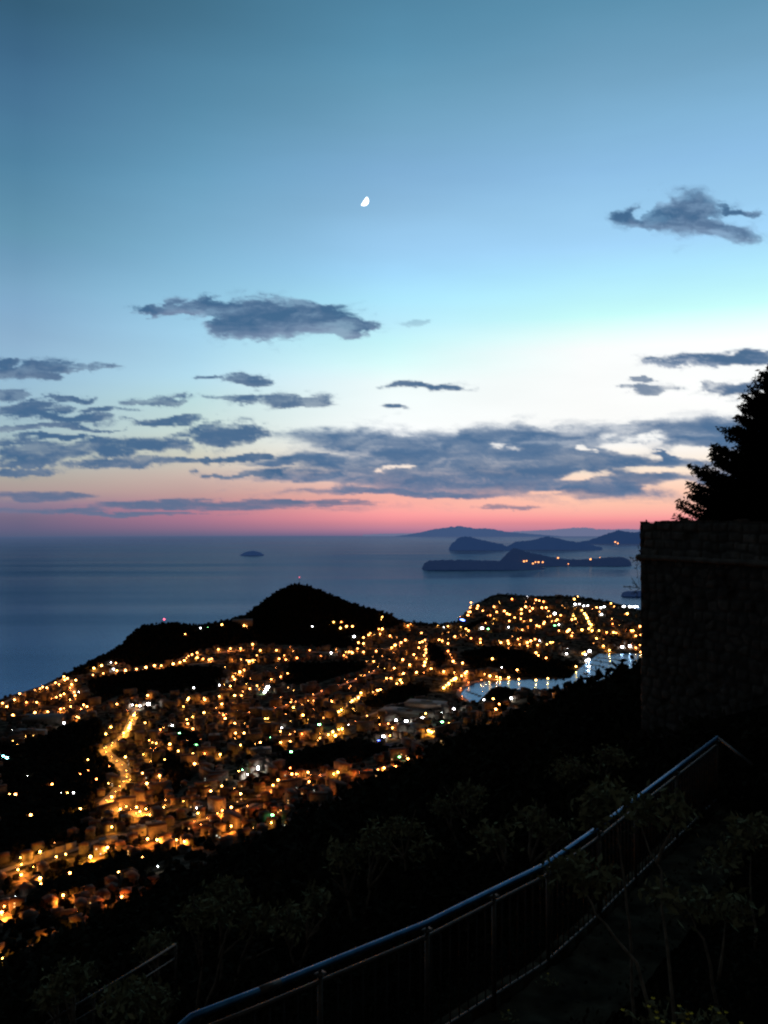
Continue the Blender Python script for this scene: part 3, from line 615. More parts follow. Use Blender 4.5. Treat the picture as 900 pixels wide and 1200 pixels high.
def special_buildings():
    def hall(px, py, w, d, h, rz, label, mats=('hall', 'hall_roof'), name='hall', arch=False, storeys=2):
        P, ok = hit([px], [py]); p = P[0]
        root = empty(name, p, rz); a = MB(); a.box((0, 0, h / 2 - 2), (w, d, h + 4)); a.build('wall', M[mats[0]], root)
        r = MB()
        if arch:
            n = 10; V = []; Q = []
            for k in range(n + 1):
                t = math.pi * k / n; V += [(-w / 2 - .3, -math.cos(t) * (d / 2 + .4), h + .05 + math.sin(t) * d * .16), (w / 2 + .3, -math.cos(t) * (d / 2 + .4), h + .05 + math.sin(t) * d * .16)]
            Q = [[2 * k, 2 * k + 1, 2 * k + 3, 2 * k + 2] for k in range(n)]; r.add(V, Q)
        else:
            r.box((0, 0, h + .3), (w + 1, d + 1, .6)); r.box((0, d * .2, h + 1.3), (w * .3, d * .3, 1.4))
        r.build('roof', M[mats[1]], root)
        dr = MB(); dr.box((0, -d / 2 - .05, 1.7), (3.5, .12, 3.4)); dr.build('door', M['pole'], root)
        for s in range(storeys):
            for k in range(max(2, int(w / 6))):
                wn = MB(); wn.box((-w / 2 + (k + .5) * w / max(2, int(w / 6)), -d / 2 - .06, 5 + s * 3.2), (2.2, .1, 1.6))
                if 5 + s * 3.2 < h - 1 and k < 8: wn.build('window', M['pole'], root)
        tag(root, label, 'building')
    hall(499, 832, 75, 40, 15, -.35, 'long pinkish lit port shed left of the small boat basin', storeys=1)
    hall(472, 838, 85, 46, 9, -.35, 'wide blue grey flat roof left of the pinkish port shed', ('wall_a', 'hall_roof'), storeys=1)
    hall(488, 856, 60, 34, 8, -.3, 'low bluish roofed shed in front of the white floodlights', ('wall_a', 'hall_roof'), storeys=1)
    hall(162, 979, 17, 12, 9, .35, 'pale two storey building lit yellow beside the lower end of the bright road')
    hall(180, 974, 17, 12, 9, .25, 'pale building with plain lit gable right of its lit neighbour below the bright road')
    hall(127, 992, 18, 11, 8, .45, 'orange lit block above a single lamp on the lower road')
    hall(148, 964, 12, 10, 8, .3, 'yellow lit small building just under the bright road bend')
    hall(284, 732, 70, 24, 18, 0.1, 'pale hotel with white lit rows on the saddle left of the cone-shaped hill', storeys=3)
    hall(52, 846, 74, 40, 9, .1, 'large grey blue sports hall roof below the sea cliff lamps', ('wall_a', 'hall_roof'), arch=True, storeys=1)
    hall(36, 862, 58, 14, 10, -.15, 'long yellow lit facade with rows of small lights at the left edge', ('hall', 'hall_roof'))
    hall(251, 872, 18, 14, 16, .2, 'tall dull red apartment block in the middle of the town', ('roof_a', 'hall_roof'))
    hall(305, 884, 34, 16, 9, .3, 'wide orange lit house behind the white floodlights')
    hall(600, 836, 32, 14, 8, -.3, 'orange lit house above the near harbour shore')
    hall(358, 862, 28, 12, 9, .2, 'orange lit long house right of a lamp cluster')
    hall(300, 840, 26, 14, 17, .2, 'dim tall apartment slab under the floodlit pitch', ('wall_a', 'hall_roof'))
    hall(313, 841, 20, 14, 16, .2, 'dim apartment slab right of its taller twin', ('wall_a', 'hall_roof'))
    # floodlit playing field
    P, ok = hit([300, 312, 336, 320, 295], [815, 805, 811, 815, 816]); pl = MB()
    c = P[:4].mean(0); V = [np.array([q[0], q[1], lowland(np.array([q[0]]), np.array([q[1]]))[0] + .7]) for q in P[:4]]
    pl.add(V, [[0, 3, 2, 1]]); f = pl.build('playing_field', mat('pitch', (.10, .13, .06), (.07, .10, .05), .1, .9)); tag(f, kind='structure')
    # retaining wall along the lower road
    P, ok = hit([38, 50, 62, 75, 87], [1014, 1009, 1004.5, 1000, 996]); w = MB()
    for i in range(len(P) - 1):
        a, b = P[i], P[i + 1]; e = b - a; ln = np.linalg.norm(e[:2]); w.box((a + b) / 2 + (0, 6, 3), (ln * 1.01, .7, 9), math.atan2(e[1], e[0]))
    tag(w.build('retaining_wall', M['hall']), 'long yellow lit retaining wall beside the lower road at left', 'wall')
    # masts with red beacons
    for px, py, h, lab in ((351, 685, 26, 'thin mast with a small red light on top of the cone-shaped hill'), (193, 731, 14, 'short mast with a pink red beacon on the wooded promontory')):
        u = (px - 450) / F; D = np.interp(u, _su, _sD); z = np.interp(u, _su, SIL[:, 2]); root = empty('beacon_mast', (u * D, D, z))
        a = MB(); a.tube([(-1.2, 0, -2), (0, 0, h)], .3, 6); a.tube([(1.2, 0, -2), (0, 0, h)], .3, 6)
        for k in range(5): a.tube([(-1.1 + k * .2, 0, k * h / 5.5), (1.1 - k * .2, 0, k * h / 5.5 + 2)], .15, 5)
        a.build('mast', M['pole'], root); b = MB(); b.ball((0, 0, h + (1 if px > 300 else 0)), 2.2 if px > 300 else 3.6, 1)
        b.build('beacon', emit('beacon_red', (1., .12, .2), 2.5 if px > 300 else 4., False), root); tag(root, lab, 'mast')

# ------------------------------------------------------------------ vegetation far away
def build_woods():
    rs = np.random.RandomState(8); V0, T0 = ICO[2]
    pts = []
    for P in WOODS_PX:
        P = np.array(P, float); x0, y0 = P.min(0); x1, y1 = P.max(0)
        n = int((x1 - x0) * (y1 - y0) * .16) + 40
        a = rs.uniform(x0, x1, n); b = rs.uniform(y0, y1, n); m = poly_sd(P, a, b) < 0
        q, ok = hit(a[m], b[m]); pts.append(q[ok])
    # crest of the hills, so that the outline against the sea is leafy
    for px in np.arange(104, 540, .9):
        u = (px - 450) / F; D = np.interp(u, _su, _sD) - rs.uniform(0, 90); x = u * D
        pts.append(np.array([[x, D, lowland(np.array([x]), np.array([D]))[0]]]))
    for px in np.arange(548, 745, .8):
        u = (px - 450) / F; D = np.interp(u, _su, _sD) - rs.uniform(0, 160); x = u * D
        pts.append(np.array([[x, D, lowland(np.array([x]), np.array([D]))[0]]]))
    # gardens between the houses
    a = rs.uniform(-20, 760, 4200); b = rs.uniform(730, 1135, 4200); q, ok = hit(a, b)
    q = q[ok]; L = WP['lamps']; dist = np.array([((L[:, :2] - p[:2]) ** 2).sum(1).min() for p in q]); q = q[dist > 9 ** 2]
    RO = np.concatenate(WP['roads'])[:, :2]; q = q[np.array([((RO - p[:2]) ** 2).sum(1).min() > 13 ** 2 for p in q])]
    pts.append(q)
    P = np.concatenate(pts); P = P[(P[:, 2] > 1.5) & (poly_sd(HARB, P[:, 0], P[:, 1]) > 8)]
    P = P[lowland(P[:, 0], P[:, 1]) > mountain(P[:, 0], P[:, 1])]
    n = len(P); r = rs.uniform(2.4, 4.8, n)
    J = 1 + rs.uniform(-.28, .28, (n, len(V0), 1))
    V = V0[None] * J * r[:, None, None] * np.array([1, 1, .95]) + P[:, None, :] + np.array([0, 0, 1])[None, None] * (r * .75)[:, None, None]
    T = T0[None] + (np.arange(n) * len(V0))[:, None, None]
    o = obj('woodland', mesh_np('woodland', V.reshape(-1, 3), [T.reshape(-1, 3)], [M['wood_far']]))
    tag(o, 'dark woods and garden trees covering the hills and gaps between the lights', 'woods', kind='stuff')

def build_scrub():
    rs = np.random.RandomState(14); mb = MB()
    n = 6500
    y = np.exp(rs.uniform(math.log(13), math.log(1500), n)); u = rs.uniform(-.58, .62, n); x = u * y
    zm = mountain(x, y); zl = lowland(x, y)
    keep = (zm > np.where(y > 420, zl - 6, -99)) & ~((y < 36) & (x > 7.7) & (y > 14))
    for i in np.where(keep)[0]:
        r = np.clip(.035 * y[i], .45, 3.2) * rs.uniform(.6, 1.25)
        k = int(np.clip(1400 / y[i], 26, 110))
        c = rs.randn(k, 3); c /= np.linalg.norm(c, axis=1)[:, None]; c *= rs.uniform(.3, 1, (k, 1)) * r * np.array([1, 1, .75])
        mb.leaves(c + (x[i], y[i], zm[i] + r * .45), np.clip(r * .34, .12, 1.3), rs, aspect=.55)
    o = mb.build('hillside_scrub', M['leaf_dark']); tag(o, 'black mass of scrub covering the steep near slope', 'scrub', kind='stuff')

# ------------------------------------------------------------------ near trees
def sprig_tree(name, root, limbs, crowns, label, cat, leafmat, rs, lsize, nleaf, r0=.03, frond=True):
    """limbs: polylines in world; crowns: (centre, radii)"""
    root = np.asarray(root, float); e = empty(name, root)
    t = MB()
    for ln in limbs:
        ln = [np.asarray(p) - root for p in ln]; m = len(ln); P = []
        for i in range(m - 1):
            for k in range(4): P.append(ln[i] * (1 - k / 4) + ln[i + 1] * (k / 4) + rs.normal(0, r0 * .5, 3) * (0 if i + k == 0 else 1))
        P.append(ln[-1]); t.tube(P, list(np.linspace(r0, r0 * .3, len(P))), 6)
    cr = MB()
    for c, rad, dens in crowns:
        c = np.asarray(c) - root; rad = np.asarray(rad, float)
        nb = max(3, int(nleaf * dens / 16))
        for b in range(nb):
            d = rs.randn(3); d /= np.linalg.norm(d); d[2] = abs(d[2]) * .9 - .25
            tip = c + d * rad * rs.uniform(.55, 1.1); st = c + d * rad * .1 + rs.normal(0, .05, 3)
            mid = (st + tip) / 2 + np.array([0, 0, .12 * rad[2]])
            t.tube([st, mid, tip], [r0 * .32, r0 * .22, r0 * .12], 4, False)
            k = 16; q = np.linspace(.15, 1.05, k)[:, None]
            cc = (1 - q) ** 2 * st + 2 * q * (1 - q) * mid + q * q * tip
            cr.leaves(cc + rs.normal(0, lsize * .55, (k, 3)), lsize, rs, aspect=.42)
    t.build('trunk', M['bark'], e, True); cr.build('crown', leafmat, e)
    tag(e, label, cat); return e

def build_near_trees():
    rs = np.random.RandomState(31)
    def gz(x, y): return float(mountain(np.array([x]), np.array([y]))[0])
    def ground(px, y):
        x = (px - 450) / F * y; return np.array([x, y, gz(x, y) - .1])
    G = [  # column, depth, crown (col, row, half width px, half height px) list, label
     (232, 16, [(240, 1075, 30, 34, 1), (275, 1065, 26, 30, .9)], 'small bushy tree with thin trunks above the lower end of the handrail'),
     (258, 17, [(262, 1048, 22, 22, .8), (300, 1082, 26, 26, .8)], 'slender tree just right of the two-trunk bushy tree above the handrail'),
     (100, 15, [(85, 1150, 32, 24, 1), (60, 1168, 24, 20, .7)], 'low rounded bush at the bottom left corner below the town'),
     (150, 14.5, [(150, 1172, 42, 26, 1), (188, 1180, 26, 20, .7)], 'broad low bush beside the old grey handrail at bottom left'),
     (190, 19, [(185, 1108, 24, 18, .8)], 'small dark tree standing at the upper end of the old grey handrail'),
     (620, 14.5, [(575, 985, 30, 30, .35), (625, 965, 28, 30, .35), (650, 985, 20, 26, .3)], 'bare-stemmed sapling with fanned twigs behind the blue handrail'),
     (420, 17, [(400, 1010, 34, 30, .5), (440, 990, 30, 28, .5)], 'feathery sapling on the slope above the left half of the handrail'),
     (480, 20, [(470, 975, 36, 26, .5), (505, 1000, 26, 24, .5)], 'wide thin-leaved sapling right of the feathery one above the handrail'),
     (545, 22, [(548, 935, 34, 26, .6), (520, 950, 22, 20, .4)], 'dark tree whose top nears the town lights left of the bare-stemmed sapling'),
     (690, 20, [(675, 905, 34, 26, .6), (715, 890, 26, 22, .5)], 'dark tree below the harbour behind the upper handrail'),
     (345, 15.5, [(340, 1080, 26, 26, .5), (372, 1062, 22, 24, .4)], 'thin young tree behind the handrail left of its first slim post'),
    ]
    for px, y, cr, lab in G:
        g = ground(px, y); C = []; L = []
        for (a, b, hw, hh, dn) in cr:
            c = at(a, b, y + rs.uniform(-.6, .6)); sc = y / F
            C.append((c, (hw * sc, hw * sc, hh * sc), dn))
            L.append([g, g * .5 + c * .5 + np.array([(a - px) * sc * .1, 0, .1]), c])
            for k in range(3): L.append([g * .4 + c * .6, c + rs.normal(0, .5, 3) * np.array([hw * sc, hw * sc, hh * sc])])
        sprig_tree('slope_tree', g, L, C, lab, 'tree', M['leaf'], rs, .15, 560, .035)
    # saplings between the viewer and the handrail, bottom right
    def P(px, py, y): return at(px, py, y)
    S = [
     ((786, 1196, 5.6), [[(786, 1196, 5.6), (745, 1130, 5.8), (700, 1070, 6.0), (676, 1030, 6.2)]], [((668, 1022, 6.2), 38, 24, .8), ((700, 1035, 6.1), 22, 16, .3)], 'leaning sapling whose bare stem slants left across the lower rail'),
     ((794, 1198, 5.7), [[(794, 1198, 5.7), (783, 1110, 5.9), (772, 1020, 6.2), (752, 970, 6.4)], [(770, 1012, 6.2), (788, 970, 6.2)]], [((750, 955, 6.4), 28, 24, .4), ((792, 955, 6.2), 26, 24, .5), ((778, 1052, 6.1), 26, 18, .3)], 'upright forked sapling at bottom right crossing the far handrail'),
     ((745, 1150, 6.6), [[(745, 1150, 6.6), (738, 1080, 6.7), (728, 1010, 6.8), (722, 960, 6.9)]], [((716, 938, 6.9), 36, 24, 1.1), ((692, 962, 6.9), 26, 18, .6)], 'tall sapling with a leafy head that hides part of the blue handrail'),
     ((842, 1150, 6.2), [[(842, 1150, 6.2), (828, 1110, 6.2), (808, 1070, 6.3)], [(842, 1150, 6.2), (850, 1080, 6.3)]], [((806, 1060, 6.3), 24, 22, .4), ((852, 1065, 6.3), 30, 30, .5)], 'short dim sapling right of the upright forked one'),
     ((885, 1100, 7.2), [[(885, 1100, 7.2), (880, 1000, 7.4)]], [((880, 985, 7.4), 36, 46, .9), ((850, 1010, 7.3), 24, 26, .5)], 'dark leafy bush on the right edge under the stone wall'),
    ]
    for r0, limbs, crowns, lab in S:
        g = P(*r0); g = np.array([g[0], g[1], min(g[2], gz(g[0], g[1]) + .02)])
        L = [[g] + [P(*q) for q in ln[1:]] if i == 0 else [P(*q) for q in ln] for i, ln in enumerate(limbs)]
        C = [(P(*c), (a * c[2] / F, a * c[2] / F, b * c[2] / F), d) for c, a, b, d in crowns]
        sprig_tree('sapling', g, L, C, lab, 'sapling', M['leaf'], rs, .085, 300, .016)
    # low flowering plants at the bottom edge
    for px, y, lab in ((805, 5.35, 'low leafy plant with yellow flowers under the sapling stems at the bottom edge'), (838, 5.5, 'second yellow flowering plant nearer the right corner'), (770, 5.3, 'small sparse yellow flowering plant left of the sapling stems')):
        x = (px - 450) / F * y; b = at(px, 1200, y); g = np.array([x, y, b[2] - .06]); e = empty('flowering_plant', g)
        st = MB(); lf = MB(); fl = MB()
        for k in range(12):
            tip = np.array([rs.normal(0, .07), rs.normal(0, .07), rs.uniform(.05, .15)]); st.tube([(0, 0, -.3), tip * .5, tip], .003, 4)
            lf.leaves(tip * rs.uniform(.3, 1, (8, 1)) + rs.normal(0, .02, (8, 3)), .05, rs)
            if k < 7:
                fl = MB(); a0 = rs.uniform(0, 6)
                fl.add([tip + (0, 0, .004)] + [tip + (.017 * math.cos(a0 + t * .6283) * (1 if t % 2 else .45), .017 * math.sin(a0 + t * .6283) * (1 if t % 2 else .45), .008 * (t % 2)) for t in range(10)], [], [[0, 1 + t, 1 + (t + 1) % 10] for t in range(10)]); fl.build('flower', M['flower'], e)
        st.build('stem', M['leaf'], e); lf.build('leaf', M['leaf'], e); tag(e, lab, 'plant')
    # ground cover of the near bank
    mb = MB(); n = 4200
    y = rs.uniform(4.6, 16, n); u = rs.uniform(-.5, .5, n); x = u * y
    d = np.array([np.hypot(RAIL[:, 0] - a, RAIL[:, 1] - b).min() for a, b in zip(x, y)])
    side = np.interp(x, RAIL[:, 0], RAIL[:, 1]) - y
    z = mountain(x, y)
    for i in range(n):
        if (0 < side[i] and d[i] < 1.1 and y[i] < 8.7) or (d[i] < .5): continue
        px, py = to_px(x[i], y[i], z[i])
        k = 12; r = rs.uniform(.12, .28)
        mb.leaves(np.array([x[i], y[i], z[i] + .08]) + rs.normal(0, r, (k, 3)) * (1, 1, .5), .06, rs)
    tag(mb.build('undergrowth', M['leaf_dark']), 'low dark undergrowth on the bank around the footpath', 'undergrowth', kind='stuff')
    # plants growing out of the wall edge
    for (px, py, sc, lab) in ((749, 656, 1., 'small dark tuft on the left corner of the stone wall at its moulding'), (746, 690, 1.5, 'twiggy plant sticking out from the left corner of the stone wall above the harbour'), (750, 725, 1.2, 'lower dark tuft on the left corner of the stone wall beside the lit headland')):
        y = 27.9; c = at(px + 3, py, y); e = empty('wall_plant', c); st = MB(); lf = MB()
        for k in range(9):
            tip = np.array([-abs(rs.normal(.12, .1)), rs.normal(0, .1), rs.normal(.05, .16)]) * sc * 1.2
            st.tube([(0.05, .1, 0), tip * .5 + (0, 0, .02), tip], .006, 4); lf.leaves(tip * rs.uniform(.4, 1, (7, 1)) + rs.normal(0, .03, (7, 3)), .07, rs)
        st.build('stem', M['bark'], e); lf.build('leaf', M['leaf_dark'], e); tag(e, lab, 'plant')

def build_conifer():
    rs = np.random.RandomState(77); y0 = 34.0; sc = y0 / F
    base = at(922, 620, y0); base[2] = H - 3.0
    top = H + (HY - 416) * sc; Ht = top - base[2]
    e = empty('conifer', base); t = MB()
    t.tube([(0, 0, 0), (.05, 0, Ht * .5), (0, 0, Ht)], [.26, .16, .02], 8); cr = MB()
    prof_r = [607, 590, 575, 560, 545, 530, 515, 500, 485, 470, 455, 440, 425, 402]
    prof_w = [104, 110, 108, 88, 92, 80, 58, 62, 54, 50, 36, 24, 12, 3]
    for lvl in range(78):
        row = 640 - (640 - 419) * (lvl + rs.uniform(0, 1)) / 78
        w = np.interp(-row, [-r for r in prof_r], prof_w) * sc; z0 = H + (HY - row) * sc - base[2]
        for k in range(8):
            a = 2 * math.pi * (k / 8 + lvl * .37) + rs.uniform(-.3, .3); ln = w * rs.uniform(.58, 1.16)
            droop = -.12 * ln; d = np.array([math.cos(a), math.sin(a), 0])
            st = np.array([0, 0, z0 - .25 * ln]); tip = st + d * ln + np.array([0, 0, .30 * ln + rs.uniform(-.1, .15)]); mid = (st + tip) / 2 + np.array([0, 0, droop])
            t.tube([st, mid, tip], [.045, .03, .008], 5, False)
            nt = max(6, int(ln * 11))
            for j in range(nt):
                q = .18 + .85 * (j + rs.rand()) / nt; c = (1 - q) ** 2 * st + 2 * q * (1 - q) * mid + q * q * tip
                m = 12; side = np.cross(d, [0, 0, 1]); span = .34 * (1.15 - q) * min(1, ln) + .08
                cr.leaves(c + side * rs.uniform(-span, span, (m, 1)) + rs.normal(0, .06, (m, 3)) + d * rs.uniform(-.06, .12, (m, 1)), .24, rs, aspect=.28, flat=.4)
    t.build('trunk', M['bark'], e, True); cr.build('crown', M['needle'], e)
    tag(e, 'tall dark conifer rising behind the stone wall at the right edge', 'tree')

# ------------------------------------------------------------------ stone wall, railings, path
def build_wall():
    rs = np.random.RandomState(40)
    A = np.array([8.66, 28.0]); B = np.array([13.2, 14.6]); C = np.array([27., 19.5]); D = np.array([14.5, 37.])
    top, base = .23, -9.0; cord = -.96
    root = empty('stone_bastion', (A[0], A[1], H + base)); off = np.array([A[0], A[1], H + base])
    def tone(q, mb):
        t = np.concatenate(mb.tone); v = np.ones(len(q.data.vertices)); v[:len(t)] = t; a = q.data.attributes.new('stone_tone', 'FLOAT', 'POINT'); a.data.foreach_set('value', v.astype(np.float32))
    def stone_face(mb, P, Q, z0, z1, ch, lw, depth, step=.045):
        """one wall face with courses of separately proud, rounded stones"""
        L = np.linalg.norm(Q - P); e = (Q - P) / L; nrm = np.array([e[1], -e[0]])
        ns = int(L / step) + 1; nz = int((z1 - z0) / step) + 1
        S, Z = np.meshgrid(np.linspace(0, L, ns), np.linspace(z0, z1, nz))
        wob = (fbm(S * .9 + 3, Z * .9, 3) - .5) * .22 + (_tab[np.floor(S / lw).astype(int) & 255, 77] - .5) * .06
        row = np.floor((Z + wob - z0) / ch).astype(int); fr = (Z + wob - z0) / ch - row
        rw = lw * (0.75 + .6 * _tab[row & 255, 5]); sh = _tab[row & 255, 9] * 3
        sx = (S + sh + (fbm(S * .7, Z * .3 + row * 3.1, 2) - .5) * .5) / rw; ci = np.floor(sx).astype(int); fc = sx - ci
        rnd = _tab[(ci * 7 + row * 13) & 255, (row * 5 + ci) & 255]
        if z1 < 0:      # rubble: uneven cells instead of courses
            gx = S / (lw * .74) + (fbm(S * .8, Z * .8, 3) - .5) * .6; gz_ = (Z - z0) / (ch * .92) + (fbm(S * .7 + 20, Z * .7, 3) - .5) * .7
            bx = np.floor(gx).astype(int); bz = np.floor(gz_).astype(int); d1 = np.full(S.shape, 9.); d2 = np.full(S.shape, 9.)
            for a in (-1, 0, 1):
                for b in (-1, 0, 1):
                    cx = bx + a; cz = bz + b
                    ax = np.abs(gx - cx - .5 - (_tab[cx & 255, cz & 255] - .5) * .9); az_ = np.abs(gz_ - cz - .5 - (_tab[(cx + 91) & 255, (cz + 37) & 255] - .5) * .5); dd = .7 * np.maximum(ax, az_) + .3 * np.hypot(ax, az_)
                    m_ = dd < d1; d2 = np.where(m_, d1, np.minimum(d2, dd)); ci = np.where(m_, cx, ci); row = np.where(m_, cz, row); d1 = np.where(m_, dd, d1)
            rnd = _tab[(ci * 7 + row * 13) & 255, (row * 5 + ci) & 255]; fr = fc = None; edge_r = (d2 - d1) * ch * .42
        edge = edge_r if z1 < 0 else np.minimum(np.minimum(fr, 1 - fr) * ch, np.minimum(fc, 1 - fc) * rw)
        dsp = depth * (sstep(0, .06, edge) * (.45 + .75 * rnd)) + (fbm(S * 5, Z * 5, 3) - .5) * depth * .8
        dsp = np.where((rnd > .95) & (edge > .03), -depth * 1.6, dsp)
        fade = sstep(0, .05, S) * sstep(0, .05, L - S)
        X = P[0] + e[0] * S + nrm[0] * dsp * fade; Y = P[1] + e[1] * S + nrm[1] * dsp * fade
        Zt = H + Z + np.where(Z > z1 - step * .5, (rnd - .5) * .14 + (fbm(S * 1.1, S * 0, 3) - .5) * .12 if z1 > 0 else 0, 0)
        V = np.stack([X, Y, Zt], -1).reshape(-1, 3) - off
        mb.tone = getattr(mb, 'tone', []) + [((.62 if z1 < 0 else .9) * np.where(edge < .03, 0.6, .7 + .6 * _tab[(ci * 3 + row * 29) & 255, (row * 11 + ci * 5) & 255]) * (.6 + .8 * fbm(S * .8 + 9, Z * .8, 4))).ravel()]
        i = np.arange(nz - 1)[:, None] * ns + np.arange(ns - 1)[None]
        mb.add(V, np.stack([i, i + 1, i + ns + 1, i + ns], -1).reshape(-1, 4))
    lo = MB(); stone_face(lo, A, B, base, cord, .34, .62, .05); stone_face(lo, D, A, base, cord, .34, .62, .05, .12)
    for p, q in ((B, C), (C, D)): lo.add(np.array([[*p, H + base], [*q, H + base], [*q, H + top], [*p, H + top]]) - off, [[0, 1, 2, 3]])
    q = lo.build('rubble_wall', M['stone'], root, False); tone(q, lo)
    pa = MB(); stone_face(pa, A, B, cord, top, .285, .58, .055); stone_face(pa, D, A, cord, top, .285, .58, .055, .12)
    q = pa.build('parapet', M['stone'], root, False); tone(q, pa)
    cap = MB(); n = (B - A) / np.linalg.norm(B - A); cap.add(np.array([[*A, H + top - .015], [*B, H + top - .015], [*C, H + top - .015], [*D, H + top - .015]]) - off, [[0, 1, 2, 3]])
    cap.build('wall_top', M['stone_plain'], root)
    cd = MB()
    for P, Q in ((A, B), (D, A)):
        e = (Q - P) / np.linalg.norm(Q - P); nr = np.array([e[1], -e[0]]) * .12; L = np.linalg.norm(Q - P); s = -.1
        q = np.arange(-.06, L, .12); pp = [np.array([*(P + e * t + nr * .62), H + cord + (fbm(np.array([t * .8]), np.array([3.]), 3)[0] - .5) * .05]) - off for t in q]
        cd.tube(pp, list(.092 + .022 * (_tab[(q / .7).astype(int) & 255, 41] - .5) - .02 * (np.abs((q / .7) % 1 - .5) > .42)), 12)
    cd.build('moulding', M['stone_plain'], root)
    tag(root, 'old stone bastion wall with a rounded moulding at the right edge', 'wall')

def build_rail():
    rs = np.random.RandomState(3)
    pts = [np.array([a, b, H + RAILZ]) for a, b in RAIL]
    root = empty('path_railing', (RAIL[4][0], RAIL[4][1], H + PATHZ)); o = np.array(root.location)
    # resample
    rl = MB(); dn = np.array([0, 0, -1.])
    P = [p - o for p in pts]
    first = P[0]
    rl.tube([first + (-.10, -.09, -.9), first + (-.09, -.08, -.12), first + (-.06, -.055, -.03), first] + P[1:], .027, 12)
    end = P[-1]; e2 = at(882, 896, 12.0) ; e2[2] = H + RAILZ; rr_ = MB(); rr_.tube([end + (0, 0, -.002), e2 - o], .022, 10); rr_.build('return_rail', M['rail_dark'], root, True)
    rl.build('handrail', M['pipe'], root, True)
    cl = MB(); m = P[1] * .94 + P[2] * .06; d = P[2] - P[1]; d /= np.linalg.norm(d); cl.tube([m - d * .09, m + d * .09], .0300, 10); cl.build('grey_patch', M['pipe_grey'], root, True)
    lowr = MB(); Q = [p + np.array([0, 0, -.115]) for p in P]; lowr.tube(Q, .018, 8); pass
    lowr.build('mid_rail', M['pipe_grey'], root, True)
    bot = MB(); Q2 = [p + np.array([0, 0, -.98]) for p in P]; bot.tube(Q2, .015, 8); bot.build('bottom_rail', M['pipe_grey'], root, True)
    L = np.concatenate([[0], np.cumsum([np.linalg.norm(P[i + 1] - P[i]) for i in range(len(P) - 1)])])
    def along(s): return np.array([np.interp(s, L, [p[k] for p in P]) for k in range(3)])
    pr = [376, 500, 575, 640, 700, 742, 790, 838]
    pc = [(q[0] / q[1]) * F + 450 for q in RAIL]
    posts = [float(np.interp(c, pc, L)) for c in pr]
    for s in posts:
        p = along(s); b = MB(); b.tube([p + (0, 0, -1.12), p + (0, 0, -.055)], .022, 8)
        b.tube([p + (0, 0, -.06), p + (0, 0, -.028)], [.022, .010], 8)
        q = b.build('post', M['pipe_grey'], root, True); c = MB(); c.box(p + (0, 0, -.056), (.075, .075, .018), .8); c.build('cap', M['pipe_grey'], q)
    s = .25
    while s < L[-1]:
        if min(abs(s - t) for t in posts) > .05:
            p = along(s); b = MB(); b.tube([p + (0, 0, -.98), p + (0, 0, -.12)], .0075, 5); b.build('baluster', M['pole'], root)
        s += .125
    tag(root, 'metal railing with a blue shining handrail and thin bars along the footpath', 'railing')
    # path: stone paving on the hill side of the railing, with a kerb
    mb = MB(); kb = MB(); R = np.array([p for p in RAIL]); fine = np.array([[np.interp(t, L, R[:, 0]), np.interp(t, L, R[:, 1])] for t in np.arange(0, L[-1], .06)])
    d = np.gradient(fine, axis=0); d /= np.linalg.norm(d, axis=1)[:, None]; nr = np.stack([d[:, 1], -d[:, 0]], 1)
    W = np.arange(.04, .92, .06); G = fine[:, None] + nr[:, None] * W[None, :, None]
    X, Y = G[..., 0], G[..., 1]
    cell = fbm(X * 3.1, Y * 3.1, 2); Z = H + PATHZ + (cell - .5) * .09 + (fbm(X * 12, Y * 12, 3) - .5) * .03 - np.abs(np.sin(cell * 26)) ** 8 * .03
    nr_, nc_ = X.shape; i = np.arange(nr_ - 1)[:, None] * nc_ + np.arange(nc_ - 1)[None]
    tag(obj('footpath', mesh_np('footpath', np.stack([X, Y, Z], -1).reshape(-1, 3), [np.stack([i, i + nc_, i + nc_ + 1, i + 1], -1).reshape(-1, 4)], [M['stone_path']], None, True)), kind='structure')
    t = 0
    while t < len(fine) - 8:
        k = rs.randint(5, 8); a = fine[t]; b = fine[t + k]; c = (a + b) / 2; e = b - a
        kb.box((c[0] - .06, c[1] + .06, H + PATHZ - .06 + rs.normal(0, .008)), (np.linalg.norm(e) * .97, .16, .17), math.atan2(e[1], e[0])); t += k
    tag(kb.build('path_kerb', M['stone_path']), kind='structure')
    # weeds on the path edge
    for (px, py, lab) in ((596, 1185, 'weed with a tiny yellow flower on the path under the third railing post'), (642, 1142, 'weed with a tiny pale flower on the path under the fourth railing post')):
        u, v = ray(px, py); y = (PATHZ + .1) / float(v); c = np.array([float(u) * y, y, H + PATHZ + .1]); e = empty('weed', c - (0, 0, .1)); st = MB(); lf = MB(); fl = MB()
        st.tube([(0, 0, 0), (0, 0, .1)], .003, 4); lf.leaves(rs.normal(0, .05, (26, 3)) * (1, 1, .4) + (0, 0, .03), .05, rs); fl.add([(0, 0, .105)] + [(.012 * math.cos(t * .785) * (1 if t % 2 else .5), .012 * math.sin(t * .785) * (1 if t % 2 else .5), .11) for t in range(8)], [], [[0, 1 + t, 1 + (t + 1) % 8] for t in range(8)])
        st.build('stem', M['leaf'], e); lf.build('leaf', M['leaf'], e); fl.build('flower', M['flower'], e); tag(e, lab, 'plant')
    # old handrail of the lower path at bottom left
    PX = [(55, 1199), (110, 1166), (150, 1142), (206, 1107)]; Q = []
    for a, b in PX:
        u, v = ray(a, b); y = -8.9 / float(v); Q.append(np.array([float(u) * y, y, H - 8.9]))
    r2 = empty('lower_handrail', Q[1] - (0, 0, 1.2)); o2 = np.array(r2.location); Q = [q - o2 for q in Q]
